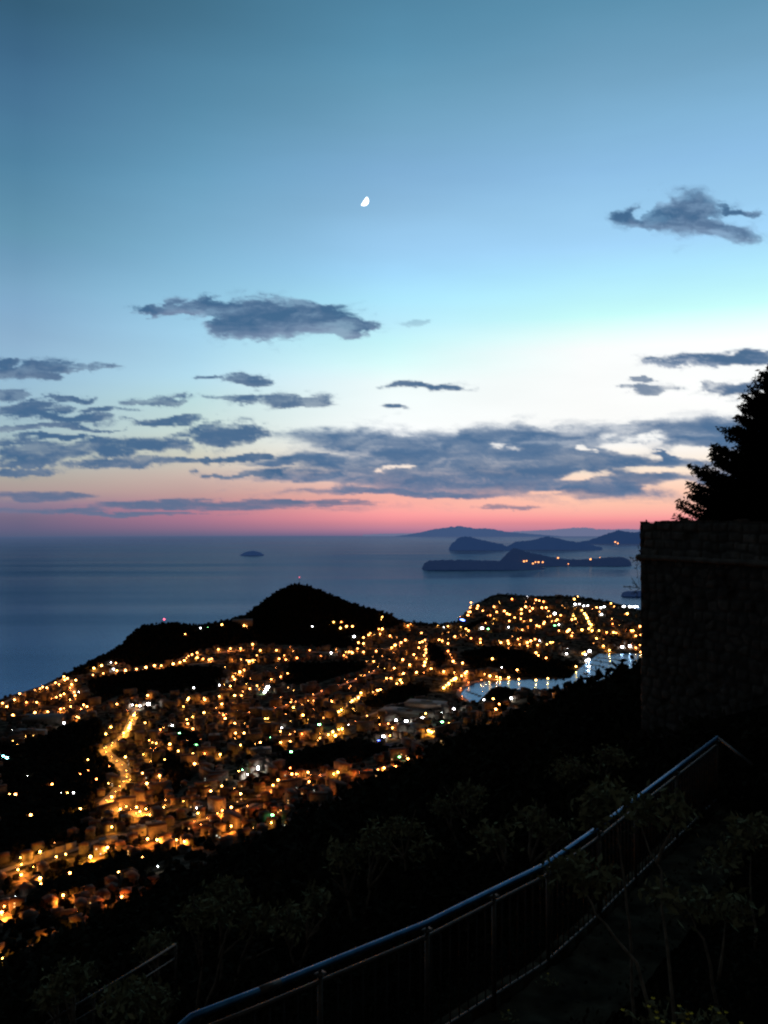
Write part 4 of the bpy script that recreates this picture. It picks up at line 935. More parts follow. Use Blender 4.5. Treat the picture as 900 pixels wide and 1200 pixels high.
    a = MB(); a.tube(Q, .030, 8); a.build('handrail', M['pipe_grey'], r2, True); a = MB(); a.tube([q - (0, 0, .28) for q in Q], .018, 8); a.build('mid_rail', M['pipe_grey'], r2, True)
    for q in Q:
        a = MB(); a.tube([q - (0, 0, 1.5), q], .024, 8); a.build('post', M['pipe_grey'], r2, True)
    tag(r2, 'old grey handrail of a lower path half hidden by bushes at bottom left', 'railing')

# ------------------------------------------------------------------ sea, islands, boats
def build_sea():
    R = 45000.; rad = np.concatenate([[0], np.geomspace(200, R, 70)]); n = 180; V = [(0, 0, 0)]
    for r in rad[1:]:
        for k in range(n): V.append((r * math.sin(2 * math.pi * k / n), r * math.cos(2 * math.pi * k / n), 0))
    Q = [[1 + (i * n) + k, 1 + (i * n) + (k + 1) % n, 1 + (i + 1) * n + (k + 1) % n, 1 + (i + 1) * n + k] for i in range(len(rad) - 2) for k in range(n)]
    T = [[0, 1 + (k + 1) % n, 1 + k] for k in range(n)]
    m = bpy.data.materials.new('sea_water'); m.use_nodes = True; N = m.node_tree.nodes; L = m.node_tree.links; bs = N['Principled BSDF']
    N.remove(bs); outn = [q for q in N if q.type == 'OUTPUT_MATERIAL'][0]
    df = N.new('ShaderNodeBsdfDiffuse'); df.inputs['Color'].default_value = (.004, .012, .028, 1)
    bs = N.new('ShaderNodeBsdfAnisotropic'); bs.inputs['Color'].default_value = (.140, .225, .335, 1)
    ad = N.new('ShaderNodeAddShader'); L.new(df.outputs[0], ad.inputs[0]); L.new(bs.outputs[0], ad.inputs[1]); 
    # aerial haze painted as a glow in the water material, stronger towards the horizon
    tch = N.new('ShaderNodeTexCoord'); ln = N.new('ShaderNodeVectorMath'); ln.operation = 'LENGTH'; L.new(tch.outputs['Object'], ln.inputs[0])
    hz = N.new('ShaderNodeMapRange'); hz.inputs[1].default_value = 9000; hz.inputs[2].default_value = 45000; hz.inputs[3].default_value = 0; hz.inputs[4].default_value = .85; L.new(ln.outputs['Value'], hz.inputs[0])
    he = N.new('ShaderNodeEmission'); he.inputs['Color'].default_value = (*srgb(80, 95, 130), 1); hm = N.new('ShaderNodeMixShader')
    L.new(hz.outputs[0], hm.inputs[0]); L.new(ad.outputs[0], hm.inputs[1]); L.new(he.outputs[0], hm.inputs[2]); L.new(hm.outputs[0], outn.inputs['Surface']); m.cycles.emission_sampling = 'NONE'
    tc = N.new('ShaderNodeTexCoord')
    n1 = N.new('ShaderNodeTexNoise'); n1.inputs['Scale'].default_value = .045; n1.inputs['Detail'].default_value = 5; n1.inputs['Roughness'].default_value = .6
    L.new(tc.outputs['Object'], n1.inputs['Vector'])
    bp = N.new('ShaderNodeBump'); bp.inputs['Strength'].default_value = 1.0; bp.inputs['Distance'].default_value = 1.1
    L.new(n1.outputs['Fac'], bp.inputs['Height']); L.new(bp.outputs['Normal'], bs.inputs['Normal'])
    # long wind lanes
    mp = N.new('ShaderNodeMapping'); mp.inputs['Scale'].default_value = (.00018, .0011, 1); mp.inputs['Rotation'].default_value = (0, 0, .12); L.new(tc.outputs['Object'], mp.inputs['Vector'])
    n2 = N.new('ShaderNodeTexNoise'); n2.inputs['Scale'].default_value = 1; n2.inputs['Detail'].default_value = 5; L.new(mp.outputs[0], n2.inputs['Vector'])
    mr = N.new('ShaderNodeMapRange'); mr.inputs[1].default_value = .35; mr.inputs[2].default_value = .65; mr.inputs[3].default_value = .11; mr.inputs[4].default_value = .25
    L.new(n2.outputs['Fac'], mr.inputs[0]); L.new(mr.outputs[0], bs.inputs['Roughness'])
    mq = N.new('ShaderNodeMapRange'); mq.inputs[1].default_value = .3; mq.inputs[2].default_value = .7; mq.inputs[3].default_value = 1.12; mq.inputs[4].default_value = .84; L.new(n2.outputs['Fac'], mq.inputs[0])
    vs = N.new('ShaderNodeVectorMath'); vs.operation = 'SCALE'; vs.inputs[0].default_value = (.140, .225, .335); L.new(mq.outputs[0], vs.inputs['Scale']); L.new(vs.outputs[0], bs.inputs['Color'])
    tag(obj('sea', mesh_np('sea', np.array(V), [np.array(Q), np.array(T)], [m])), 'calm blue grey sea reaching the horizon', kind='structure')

def island(name, prof, wl, label, matn, cat='island', wfrac=.22, dist=None):
    """prof: outline (col,row); wl: row of the waterline"""
    prof = np.array(prof, float); D0 = dist or -H / float(ray(450, wl)[1])
    cols = np.arange(prof[0, 0], prof[-1, 0] + .01, .6); rows = np.interp(cols, prof[:, 0], prof[:, 1])
    Lw = (cols[-1] - cols[0]) / F * D0; W = min(Lw * wfrac, .075 * D0)
    rs = np.random.RandomState(int(prof[0, 0]))
    ridge = D0 + W * (.75 + .3 * (fbm(cols / 14., cols * 0 + prof[0, 0], 3) - .5))
    zt = np.array([H + float(ray(c, r)[1]) * d for c, r, d in zip(cols, rows, ridge)])
    end = sstep(0, 4, np.minimum(cols - cols[0], cols[-1] - cols))
    zt = np.maximum(zt, 0) + (fbm(cols * .7, cols * 0 + 3, 3) - .5) * D0 * .0010 * end
    S = np.linspace(0, 1, 22); V = []
    for s in S:
        if s <= .5:
            f = s * 2; y = D0 + (ridge - D0) * f + (1 - f) * (1 - end) * W * .5; z = zt * (1 - (1 - f) ** 1.7)
        else:
            f = (s - .5) * 2; y = ridge + f * W * 1.1; z = zt * (1 - f ** 1.6)
        z = z - 2 + (fbm(cols * .5 + s * 9, cols * 0 + s * 14, 4) - .5) * zt * .22 * math.sin(math.pi * s)
        V.append(np.stack([(cols - 450) / F * y, y, z], 1))
    nc = len(cols); V = np.concatenate(V); i = np.arange(len(S) - 1)[:, None] * nc + np.arange(nc - 1)[None]
    c0 = V.mean(0) * (1, 1, 0)
    o = obj(name, mesh_np(name, V - c0, [np.stack([i, i + 1, i + nc + 1, i + nc], -1).reshape(-1, 4)], [matn], None, True), None, c0)
    return tag(o, label, cat, kind='structure')
def build_islands():
    def haze_glow(name, a, b, sc, air):  # distance haze painted as an even bluish glow of the land itself
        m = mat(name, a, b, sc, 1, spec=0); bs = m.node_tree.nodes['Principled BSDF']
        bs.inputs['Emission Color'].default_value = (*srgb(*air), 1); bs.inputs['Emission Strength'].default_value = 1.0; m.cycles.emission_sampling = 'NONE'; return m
    near = haze_glow('island_scrub_haze_glow', (.03, .035, .035), (.010, .012, .013), .006, (26, 42, 72))
    mid = haze_glow('island_mid_haze_glow', (.04, .045, .05), (.012, .014, .016), .003, (33, 55, 92))
    far = haze_glow('mountain_haze_glow', (.03, .03, .03), (.015, .015, .015), .0008, (62, 84, 122))
    vfar = haze_glow('mountain_far_haze_glow', (.03, .03, .03), (.015, .015, .015), .0005, (104, 112, 144))
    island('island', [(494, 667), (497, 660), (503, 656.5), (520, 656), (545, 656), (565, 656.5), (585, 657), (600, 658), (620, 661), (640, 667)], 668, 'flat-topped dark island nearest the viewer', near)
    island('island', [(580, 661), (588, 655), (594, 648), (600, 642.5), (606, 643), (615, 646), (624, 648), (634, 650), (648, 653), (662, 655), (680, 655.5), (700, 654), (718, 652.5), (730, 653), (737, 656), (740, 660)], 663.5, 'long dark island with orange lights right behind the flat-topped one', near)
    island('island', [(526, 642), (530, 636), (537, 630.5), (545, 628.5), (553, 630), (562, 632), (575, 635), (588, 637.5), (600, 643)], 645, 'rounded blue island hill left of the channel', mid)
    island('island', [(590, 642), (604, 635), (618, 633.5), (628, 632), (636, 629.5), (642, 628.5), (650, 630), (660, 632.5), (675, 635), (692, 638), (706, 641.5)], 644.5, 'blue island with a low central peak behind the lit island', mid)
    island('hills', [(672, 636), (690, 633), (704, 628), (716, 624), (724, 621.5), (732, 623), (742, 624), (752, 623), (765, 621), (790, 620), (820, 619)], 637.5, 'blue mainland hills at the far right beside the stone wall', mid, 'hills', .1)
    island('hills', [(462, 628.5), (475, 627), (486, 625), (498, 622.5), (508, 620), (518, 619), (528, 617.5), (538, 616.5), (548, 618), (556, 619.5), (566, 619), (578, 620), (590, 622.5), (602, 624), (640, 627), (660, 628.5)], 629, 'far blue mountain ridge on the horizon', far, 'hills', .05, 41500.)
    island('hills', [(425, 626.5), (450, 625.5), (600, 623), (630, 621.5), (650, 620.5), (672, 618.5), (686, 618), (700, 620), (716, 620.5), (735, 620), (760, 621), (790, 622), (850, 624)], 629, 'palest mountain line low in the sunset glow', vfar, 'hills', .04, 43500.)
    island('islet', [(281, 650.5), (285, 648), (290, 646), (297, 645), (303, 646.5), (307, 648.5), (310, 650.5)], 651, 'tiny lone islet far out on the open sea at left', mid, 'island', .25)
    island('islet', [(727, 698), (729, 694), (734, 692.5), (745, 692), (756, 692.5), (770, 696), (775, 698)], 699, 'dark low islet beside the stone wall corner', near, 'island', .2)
    # lights on the lit island and the far mainland
    e = emit('island_lamp', (1., .36, .10), 4.5, False)
    for px, py, s in ((614, 658.5, 1.2), (617, 658, 1), (624.5, 661, 1.0), (627.5, 659.5, .9), (631, 659.5, 1.1), (636, 659.5, 1.0), (654, 654.5, 1.1), (666, 661.5, .7), (692, 656, 1.2), (721, 635.5, 1), (724, 637, .9), (703, 654, .5)):
        best = None
        for o in col.objects:
            if o.name.split('.')[0] in ('island', 'hills'):
                c0 = Vector((0, 0, H)) - o.location; dd = Vector(at(px, py, 1.)) - Vector((0, 0, H)); okh, lo, _n, _f = o.ray_cast(c0, dd)
                if okh and (best is None or (lo + o.location).y < best.y): best = lo + o.location
        if best is None: continue
        p = best; y = p.y; r = empty('shore_lamp', (p[0] * (1 - 40 / y), p[1] - 40, p[2] - 6))
        a = MB(); a.tube([(0, 0, -12), (0, 0, 12)], .8, 5); a.build('pole', M['pole'], r); a = MB(); a.ball((0, 0, 14), (8.0 * s * y / 8900, 6, 7.0 * s * y / 8900), 1); a.build('lamp_head', e, r)
        if py > 650: tag(r, 'orange shore lamp on the long lit island', 'lamp', 'shore lamps on the lit island')
        else: tag(r, 'pale orange shore lamp at the foot of the far mainland hills', 'lamp', 'shore lamps on the mainland')

def build_marina():
    rs = np.random.RandomState(6)
    def W(px, py): u, v = ray(px, py); y = -H / float(v); return np.array([float(u) * y, y, 0.])
    bh = MB()  # hull: lofted pointed outline
    def hull(L, B, D):
        m = MB(); V = []; n = 7
        for z, k in ((0.0, .72), (D, 1.)):
            for t in np.linspace(0, 1, n): V.append((L * (t - .5), B / 2 * k * (1 - t ** 2.6), z - .3))
            for t in np.linspace(1, 0, n)[1:]: V.append((L * (t - .5), -B / 2 * k * (1 - t ** 2.6), z - .3))
        m_ = 2 * n - 1
        m.add(V, [[i, (i + 1) % m_, m_ + (i + 1) % m_, m_ + i] for i in range(m_)]); V2 = V[m_:]
        m.add(V2, [], [[0, i, i + 1] for i in range(1, m_ - 1)]); return m
    hm = [hull(11, 3.4, 1.3).mesh('hull', M['boat']), hull(8, 2.6, 1.0).mesh('hull', M['boat'])]
    mm = []
    for h in (14, 9):
        a = MB(); a.tube([(.6, 0, .5), (.6, 0, h)], [.12, .06], 6); a.tube([(.6, 0, 2), (-3.6, 0, 2.1)], .09, 5); mm.append(a.mesh('mast', M['pole']))
    cb = MB(); cb.box((-.6, 0, 1.35), (3.6, 1.9, .8)); cb.box((-.2, 0, 1.9), (1.6, 1.5, .3)); cbm = cb.mesh('cabin', M['boat'])
    lines = [((684, 782), (706, 789)), ((689, 777.5), (716, 784)), ((694, 773.5), (725, 779)), ((699, 770.5), (735, 774.5)), ((684, 788), (698, 795))]
    for k, (a, b) in enumerate(lines):
        A, B = W(*a), W(*b); e = B - A; ln = np.linalg.norm(e); ang = math.atan2(e[1], e[0]); r = MB(); r.box((0, 0, .35), (ln, 3.0, .7))
        for q in np.linspace(-.48, .48, 6): r.tube([(ln * q, 1.4, -1), (ln * q, 1.4, 2)], .2, 6)
        o = r.build('pontoon', M['boat_dark'], None, False, (A + B) / 2); o.rotation_euler = (0, 0, ang)
        tag(o, 'dark floating pontoon lying across the marina', 'pontoon', 'pontoons in the marina')
        n = int(ln / 16)
        for j in range(n):
            if rs.rand() < .25: continue
            sd = rs.choice([-1, 1]); t = (j + .5) / n; p = A + e * t + np.array([-e[1], e[0], 0]) / ln * sd * 8.0
            q = rs.randint(0, 2); rt = empty('moored_boat', p, ang + math.pi / 2 * (1 if sd > 0 else -1)); obj('hull', hm[q], rt); obj('cabin', cbm, rt); obj('mast', mm[q], rt)
            tag(rt, 'small moored sailing boat at a pontoon of the marina', 'boat', 'sailing boats in the marina')
    for k in range(9):
        p = W(547 + k * 2.0, 809.5 + k * .75 + (k % 2) * .8); rt = empty('moored_boat', p, 1.1 + rs.normal(0, .12)); obj('hull', hm[k % 2], rt); obj('cabin', cbm, rt)
        tag(rt, 'small motor boat in the row moored in the inner basin', 'boat', 'motor boats in the inner basin')

# ------------------------------------------------------------------ sky, moon, clouds
def build_world():
    w = bpy.data.worlds.new('World'); scene.world = w; w.use_nodes = True; N = w.node_tree.nodes; L = w.node_tree.links; N.clear()
    out = N.new('ShaderNodeOutputWorld'); bg = N.new('ShaderNodeBackground'); L.new(bg.outputs[0], out.inputs['Surface'])
    tc = N.new('ShaderNodeTexCoord'); sp = N.new('ShaderNodeSeparateXYZ'); L.new(tc.outputs['Generated'], sp.inputs[0])
    def math_(op, a, b=None, c=None):
        n = N.new('ShaderNodeMath'); n.operation = op
        for i, v in enumerate((a, b, c)):
            if v is None: continue
            if isinstance(v, (int, float)): n.inputs[i].default_value = v
            else: L.new(v, n.inputs[i])
        return n.outputs[0]
    el = math_('ARCSINE', sp.outputs['Z']); az = math_('ARCTAN2', sp.outputs['X'], sp.outputs['Y'])
    e0, e1 = math.radians(-3), math.radians(75)
    pos = math_('DIVIDE', math_('SUBTRACT', el, e0), e1 - e0)
    def ramp(colx, stops, zen):
        u = (colx - 450) / F; r = N.new('ShaderNodeValToRGB'); cr = r.color_ramp; cr.interpolation = 'EASE' if False else 'LINEAR'
        S = []
        for py, c in stops:
            a, b = ray(colx, py); S.append(((math.atan(float(b) / math.hypot(1, float(a))) - e0) / (e1 - e0), srgb(*c)))
        S.sort(); S = [(0.0, srgb(28, 34, 52))] + S + [((math.radians(48) - e0) / (e1 - e0), zen), (1.0, tuple(z * .35 for z in zen))]
        while len(cr.elements) > 1: cr.elements.remove(cr.elements[0])
        cr.elements[0].position = S[0][0]; cr.elements[0].color = (*S[0][1], 1)
        for p, c in S[1:]:
            e = cr.elements.new(p); e.color = (*c, 1)
        L.new(pos, r.inputs[0]); return r.outputs[0]
    A = ramp(25, [(0, (53, 94, 121)), (60, (61, 103, 135)), (120, (71, 116, 149)), (190, (80, 130, 161)), (230, (91, 141, 171)), (270, (100, 150, 178)), (300, (109, 155, 187)), (330, (120, 164, 195)), (360, (130, 171, 204)), (400, (143, 180, 210)), (440, (150, 189, 215)), (505, (164, 191, 200)), (535, (170, 184, 182)), (560, (172, 166, 158)), (574, (170, 152, 150)), (592, (134, 120, 144)), (606, (116, 105, 130)), (618, (102, 98, 128)), (630, (80, 92, 122))], (.030, .068, .10))
    A2 = ramp(225, [(0, (66, 113, 140)), (60, (76, 125, 154)), (120, (86, 137, 167)), (200, (103, 156, 188)), (250, (118, 170, 202)), (300, (132, 185, 217)), (350, (148, 200, 229)), (400, (164, 210, 235)), (440, (177, 218, 236)), (470, (189, 221, 224)), (505, (202, 220, 214)), (535, (207, 206, 191)), (560, (201, 178, 170)), (580, (187, 152, 151)), (596, (180, 126, 144)), (608, (168, 118, 142)), (618, (142, 110, 138)), (629, (88, 98, 130))], (.036, .08, .115))
    B = ramp(460, [(0, (81, 134, 164)), (60, (92, 147, 178)), (100, (102, 155, 185)), (150, (114, 164, 196)), (200, (128, 176, 214)), (250, (141, 188, 223)), (290, (155, 205, 242)), (320, (162, 217, 252)), (350, (173, 231, 253)), (380, (188, 236, 253)), (400, (199, 247, 252)), (425, (218, 254, 253)), (448, (242, 255, 255)), (510, (253, 255, 255)), (548, (249, 232, 219)), (570, (248, 195, 181)), (582, (248, 178, 166)), (598, (254, 168, 163)), (606, (250, 153, 158)), (612, (222, 140, 150)), (621, (182, 126, 152)), (629, (104, 100, 138))], (.045, .095, .13))
    C = ramp(690, [(0, (91, 144, 174)), (60, (105, 155, 186)), (100, (115, 164, 196)), (150, (128, 178, 213)), (200, (140, 189, 228)), (250, (155, 205, 241)), (290, (165, 216, 253)), (320, (173, 229, 253)), (350, (188, 244, 253)), (370, (200, 253, 251)), (390, (230, 255, 252)), (408, (252, 255, 255)), (518, (255, 255, 253)), (550, (255, 236, 216)), (575, (255, 206, 182)), (590, (255, 197, 174)), (600, (255, 182, 168)), (607, (253, 160, 160)), (613, (224, 140, 150)), (620, (203, 134, 154)), (629, (128, 106, 140))], (.05, .10, .14))
    def mr(v, a, b, c=0., d=1., smooth=False):
        n = N.new('ShaderNodeMapRange'); n.interpolation_type = 'SMOOTHSTEP' if smooth else 'LINEAR'; L.new(v, n.inputs[0])
        for i, x in enumerate((a, b, c, d)): n.inputs[1 + i].default_value = x
        return n.outputs[0]
    def mix(f, a, b):
        n = N.new('ShaderNodeMix'); n.data_type = 'RGBA'; L.new(f, n.inputs[0]); L.new(a, n.inputs[6])
        if isinstance(b, tuple): n.inputs[7].default_value = (*b, 1)
        else: L.new(b, n.inputs[7])
        return n.outputs[2]
    c = mix(mr(az, math.radians(-23.6), math.radians(-13.0)), A, A2); c = mix(mr(az, math.radians(-13.0), math.radians(.6)), c, B); c = mix(mr(az, math.radians(.6), math.radians(13.9)), c, C)
    # away from the afterglow the sky is neutral grey, raised to light the foreground
    daz = math_('ABSOLUTE', math_('SUBTRACT', az, math.radians(8)))
    c = mix(mr(daz, math.radians(34), math.radians(95), 0, 1, True), c, (.046, .047, .047))
    sky = N.new('ShaderNodeTexSky'); sky.sky_type = 'NISHITA'; sky.sun_disc = False; sky.sun_elevation = math.radians(-2.5); sky.sun_rotation = math.radians(10)
    ad = N.new('ShaderNodeMix'); ad.data_type = 'RGBA'; ad.blend_type = 'ADD'; ad.inputs[0].default_value = .01; L.new(c, ad.inputs[6]); L.new(sky.outputs[0], ad.inputs[7])
    # faint uneven veil so that the gradient is not perfectly clean
    nz = N.new('ShaderNodeTexNoise'); nz.inputs['Scale'].default_value = 3.0; nz.inputs['Detail'].default_value = 4
    mp = N.new('ShaderNodeMapping'); mp.inputs['Scale'].default_value = (1, 1, 5); L.new(tc.outputs['Generated'], mp.inputs['Vector']); L.new(mp.outputs[0], nz.inputs['Vector'])
    hv = N.new('ShaderNodeHueSaturation'); L.new(mr(nz.outputs['Fac'], .3, .7, .96, 1.04), hv.inputs['Value']); L.new(ad.outputs[2], hv.inputs['Color'])
    L.new(hv.outputs[0], bg.inputs['Color']); bg.inputs['Strength'].default_value = 1.0

def build_moon():
    y = 60000.; c = at(426.4, 235.6, y); R = 5.9 / F * y
    V = []; n = 14; m = 10
    for i in range(n + 1):          # from one horn to the other
        t = math.pi * i / n - math.pi / 2
        for j in range(m + 1):      # from terminator to limb
            a = math.radians(10) + (math.pi / 2 - math.radians(10)) * j / m
            V.append((R * math.cos(t) * math.sin(a), -R * math.cos(t) * math.cos(a), R * math.sin(t)))
    Q = [[i * (m + 1) + j, i * (m + 1) + j + 1, (i + 1) * (m + 1) + j + 1, (i + 1) * (m + 1) + j] for i in range(n) for j in range(m)]
    mm = emit('moonlight', (1., .98, .93), 2.4, False); N = mm.node_tree.nodes; L = mm.node_tree.links; nz = N.new('ShaderNodeTexNoise'); nz.inputs['Scale'].default_value = .004
    tc = N.new('ShaderNodeTexCoord'); L.new(tc.outputs['Object'], nz.inputs['Vector']); mr = N.new('ShaderNodeMapRange'); mr.inputs[3].default_value = 2.0; mr.inputs[4].default_value = 3.0
    L.new(nz.outputs['Fac'], mr.inputs[0]); e = [q for q in N if q.type == 'EMISSION'][0]; L.new(mr.outputs[0], e.inputs['Strength'])
    o = obj('moon', mesh_np('moon', np.array(V), [np.array(Q)], [mm], None, True), None, c); o.rotation_euler = (0, math.radians(35), 0)
    tag(o, 'bright white half moon high in the blue evening sky', 'moon')

def cloud_material(name, hi, lo):  # clouds glow in their own colour; their light and shade are painted in
    m = bpy.data.materials.new(name); m.use_nodes = True; N = m.node_tree.nodes; L = m.node_tree.links; N.clear()
    out = N.new('ShaderNodeOutputMaterial'); mx = N.new('ShaderNodeMixShader'); tr = N.new('ShaderNodeBsdfTransparent'); em = N.new('ShaderNodeEmission')
    a = N.new('ShaderNodeAttribute'); a.attribute_name = 'cloud_cover'; b = N.new('ShaderNodeAttribute'); b.attribute_name = 'cloud_shade'
    rp = N.new('ShaderNodeValToRGB'); rp.color_ramp.elements[0].color = (*hi, 1); rp.color_ramp.elements[1].color = (*lo, 1)
    L.new(b.outputs['Fac'], rp.inputs[0]); L.new(rp.outputs[0], em.inputs['Color']); L.new(a.outputs['Fac'], mx.inputs[0]); L.new(tr.outputs[0], mx.inputs[1]); L.new(em.outputs[0], mx.inputs[2]); L.new(mx.outputs[0], out.inputs['Surface'])
    m.cycles.emission_sampling = 'NONE'; return m

def build_clouds():
    HI = cloud_material('cloud_high', srgb(62, 100, 138), srgb(120, 140, 170))
    LEFT = cloud_material('cloud_left', srgb(66, 102, 140), srgb(112, 130, 156))
    BANK = cloud_material('cloud_bank', srgb(63, 103, 144), srgb(98, 126, 160))
    LOW = cloud_material('cloud_low', srgb(92, 112, 144), srgb(122, 120, 148))
    def cloud(label, y, E, mt, holes=(), amp=.95, fx=30., fy=11., step=1.5, soft=.75, amax=.97, seed=0, thr=.0, bottom=.30):
        E = np.array(E, float); pad = 22
        x0 = (E[:, 0] - E[:, 2]).min() - pad; x1 = (E[:, 0] + E[:, 2]).max() + pad; y0 = (E[:, 1] - E[:, 3]).min() - pad; y1 = (E[:, 1] + E[:, 3]).max() + pad
        X, Y = np.meshgrid(np.arange(x0, x1, step), np.arange(y0, y1, step))
        wx = (fbm(X / fx * .7 + seed, Y / fy * .7, 6, .6) - .5) * fx * 2.2; wy = (fbm(X / fx * .7 + 40 + seed, Y / fy * .7 + 9, 6, .6) - .5) * fy * 1.8
        Xw, Yw = X + wx, Y + wy
        d = np.full(X.shape, -9.)
        for cx, cy, rx, ry in E: d = np.maximum(d, 1 - ((Xw - cx) / rx) ** 2 - ((Yw - cy) / ry) ** 2)
        d = np.clip(d, -1.5, .8)
        for cx, cy, rx, ry, k in holes: d = d - k * np.exp(-(((Xw - cx) / rx) ** 2 + ((Yw - cy) / ry) ** 2) ** 1.5)
        n = .6 * fbm(Xw / fx * 1.3 + seed * 3.1, Yw / fy * 1.3 + seed, 6, .6) + .4 * fbm(X / fx * .5 + 11 + seed, Y / fy * 1.1 + seed * 2.3, 5, .6)
        q = d + amp * (n - .5) * 3.4 * np.where(d > .5, .6, 1.)
        al = np.maximum(sstep(thr, thr + soft, q), .22 * sstep(thr - .5, thr + .3, q) * sstep(.45, .62, n)) * amax
        al = np.where((X < x0 + 4) | (X > x1 - 5) | (Y < y0 + 4) | (Y > y1 - 5), 0, al)
        # shading painted into the tone: paler and warmer low in the body and where the cloud is thin
        tot = np.cumsum(al, 0); frac = tot / (tot[-1:] + 1e-6)
        tone = .6 * fbm(Xw / fx * .9 + 7, Yw / fy * .9 + seed, 6, .6) + .4 * fbm(X / fx * .35 + 3, Y / fy * 1.2 + seed * 5, 5, .6)
        shade = np.clip(.16 + bottom * sstep(.55, 1., frac) + 2.4 * (tone - .5) + .3 * (1 - al), 0, 1)
        al = al * (1 - .22 * sstep(.5, .7, tone))
        yy = y * (1 + .004 * (fbm(X / 20, Y / 10, 3) - .5))
        u, v = ray(X, Y); V = np.stack([u * yy, yy, H + v * yy], -1)
        keep = al > .012
        nr, nc = X.shape; i = np.arange(nr - 1)[:, None] * nc + np.arange(nc - 1)[None]
        k4 = keep[:-1, :-1] | keep[1:, :-1] | keep[:-1, 1:] | keep[1:, 1:]
        Q = np.stack([i, i + 1, i + nc + 1, i + nc], -1)[k4]
        if not len(Q): return
        used = np.unique(Q); re = np.full(nr * nc, -1); re[used] = np.arange(len(used))
        Vv = V.reshape(-1, 3)[used]; c0 = Vv.mean(0)
        o = obj('cloud', mesh_np('cloud', Vv - c0, [re[Q]], [mt], None, True, {'cloud_cover': al.ravel()[used], 'cloud_shade': shade.ravel()[used]}), None, c0)
        tag(o, label, 'cloud')
    cloud('ragged dark cloud alone high in the upper right sky', 12000., [(808, 252, 64, 33), (745, 247, 30, 16), (846, 274, 44, 16), (872, 246, 36, 6), (780, 258, 52, 15), (836, 264, 44, 16)], HI, [(766, 234, 13, 10, 1.1), (862, 258, 12, 7, .8)], seed=1, amp=.55, fx=34, fy=20, soft=.9, step=1.1)
    cloud('long lens-shaped dark cloud below and left of the moon', 16000., [(322, 373, 100, 29), (236, 358, 44, 12), (170, 363, 30, 9), (400, 382, 46, 13), (275, 362, 70, 13), (372, 378, 52, 14), (196, 362, 40, 8)], HI, [(205, 368, 14, 4, .8)], seed=2, amp=.6, fx=36, fy=15, soft=.6, bottom=.7, step=1.2)
    cloud('faint tiny wisp right of the lens-shaped cloud', 16000., [(480, 378, 20, 3.5)], HI, seed=3, amax=.35)
    cloud('flat cloud streak at the left edge above the others', 22000., [(40, 434, 70, 11), (95, 432, 46, 7), (15, 424, 40, 6)], LEFT, [(75, 437, 24, 3, .8)], seed=4)
    cloud('short slanting cloud streak above the long thin one at left centre', 24000., [(290, 446, 42, 8), (245, 444, 24, 3)], LEFT, seed=5, amp=1.1)
    cloud('long thin cloud streak left of the white glow', 25000., [(328, 470, 78, 10), (190, 471, 56, 5.5), (275, 466, 40, 6)], LEFT, seed=6, amp=.9)
    cloud('loose cloud shreds at the left edge under the flat streak', 26000., [(28, 480, 52, 11), (100, 490, 66, 7), (15, 464, 44, 6), (90, 468, 36, 5), (130, 480, 60, 4), (40, 500, 60, 4), (110, 503, 50, 3)], LEFT, seed=7, amp=1.1)
    cloud('thick broken cloud band at left above the sunset glow', 30000., [(262, 509, 58, 19), (205, 492, 42, 6), (140, 523, 95, 12), (50, 531, 90, 14), (20, 518, 40, 6), (120, 545, 70, 6), (25, 553, 54, 6), (60, 512, 60, 4), (250, 537, 90, 5), (290, 556, 60, 4), (190, 540, 70, 5), (35, 542, 44, 4)], LEFT, [(170, 507, 20, 5, .6)], seed=8, amp=1.0, step=1.8)
    cloud('small thin cloud dash left of the white glow', 24000., [(495, 453, 50, 5.5)], LEFT, seed=9, amp=.8)
    cloud('tiny cloud dash under the thin one beside the white glow', 26000., [(460, 477, 24, 5)], LEFT, seed=10, amp=.6)
    cloud('dark flat cloud at the upper right near the conifer', 20000., [(842, 422, 92, 11), (900, 416, 60, 8), (790, 428, 40, 5)], HI, seed=11, amp=.7)
    cloud('small frayed cloud left of the conifer top', 22000., [(757, 456, 34, 7), (746, 444, 16, 4)], LEFT, seed=12, amp=.9, amax=.85)
    cloud('small flat cloud just left of the conifer', 22000., [(850, 456, 54, 9), (890, 452, 40, 8)], LEFT, seed=13, amp=.8)
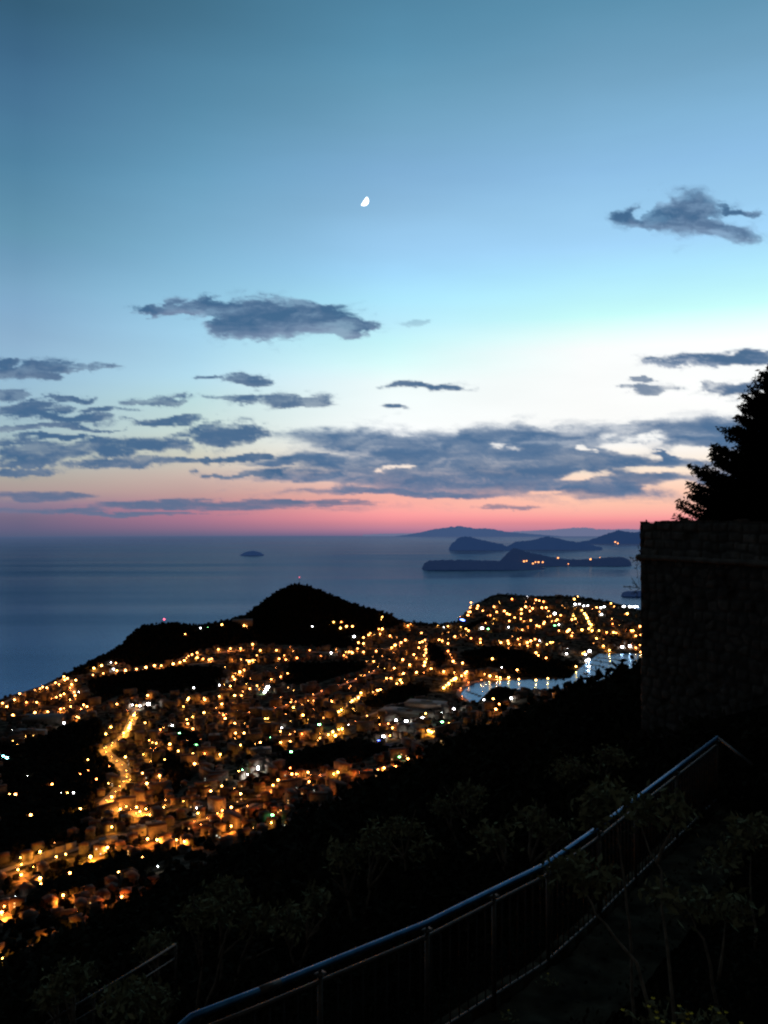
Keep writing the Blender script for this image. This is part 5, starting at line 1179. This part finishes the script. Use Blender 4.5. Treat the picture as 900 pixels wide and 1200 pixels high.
    cloud('huge dark cloud bank over the sunset with bright gaps at its right end', 34000.,
          [(560, 543, 262, 46), (430, 519, 130, 15), (400, 541, 120, 12), (640, 545, 200, 42), (690, 528, 150, 34), (810, 508, 95, 20), (866, 516, 80, 28), (770, 545, 90, 14), (720, 565, 140, 24), (390, 560, 120, 17), (340, 543, 60, 7), (480, 577, 190, 9), (850, 560, 60, 20), (600, 520, 200, 22)], BANK,
          [(750, 522, 34, 10, 1.5), (692, 527, 8, 4, 1.2), (608, 525, 15, 2.0, .6), (672, 556, 30, 4, 1.2), (765, 551, 42, 4, 1.5), (812, 532, 16, 7, 1.6), (800, 570, 36, 7, 1.3), (480, 583, 60, 3.5, 1.5), (392, 533, 36, 2, .4), (650, 575, 20, 3, 1.0), (768, 534, 10, 7, -1.8), (460, 548, 12, 3, .9), (330, 572, 60, 5, .8), (800, 534, 40, 5, .7)], seed=14, amp=.40, fx=42, fy=13, step=1.6, soft=1.05, thr=-.14, bottom=.35)
    cloud('narrow low cloud bar at the left edge over the sea', 42000., [(35, 581, 68, 8), (80, 579, 30, 4)], LOW, seed=15, amp=.6, fx=50)
    cloud('long thin cloud line low above the left horizon', 42000., [(230, 592, 185, 6.5), (60, 597, 90, 4.5), (370, 589, 80, 4), (150, 602, 120, 3)], LOW, seed=16, amp=.7, fx=50, fy=8)
    cloud('short thin cloud line low in the pink glow', 42000., [(600, 597, 38, 3.2)], LOW, seed=17, amp=.5, amax=.75)

# ------------------------------------------------------------------ camera and render
cam = bpy.data.cameras.new('camera'); co = bpy.data.objects.new('camera', cam); col.objects.link(co)
co.location = (0, 0, H); co.rotation_euler = (math.pi / 2 + TILT, 0, 0)
cam.sensor_fit = 'VERTICAL'; cam.sensor_height = 24.0; cam.lens = F / 1200 * 24.0; cam.clip_start = .05; cam.clip_end = 200000.
scene.camera = co

build_world(); build_sea(); build_terrain(); build_roads(); build_lamps(); build_houses(); special_buildings(); build_woods(); build_scrub()
build_islands(); build_marina(); build_wall(); build_rail(); build_near_trees(); build_conifer(); build_moon(); build_clouds()

scene.view_settings.view_transform = 'Standard'; scene.view_settings.look = 'None'; scene.view_settings.exposure = 0; scene.view_settings.gamma = 1
cy = scene.cycles
cy.use_denoising = True; cy.max_bounces = 4; cy.diffuse_bounces = 1; cy.glossy_bounces = 2; cy.transparent_max_bounces = 24
cy.sample_clamp_indirect = 4; cy.use_light_tree = True; cy.filter_width = 2.2; cy.caustics_reflective = False; cy.caustics_refractive = False
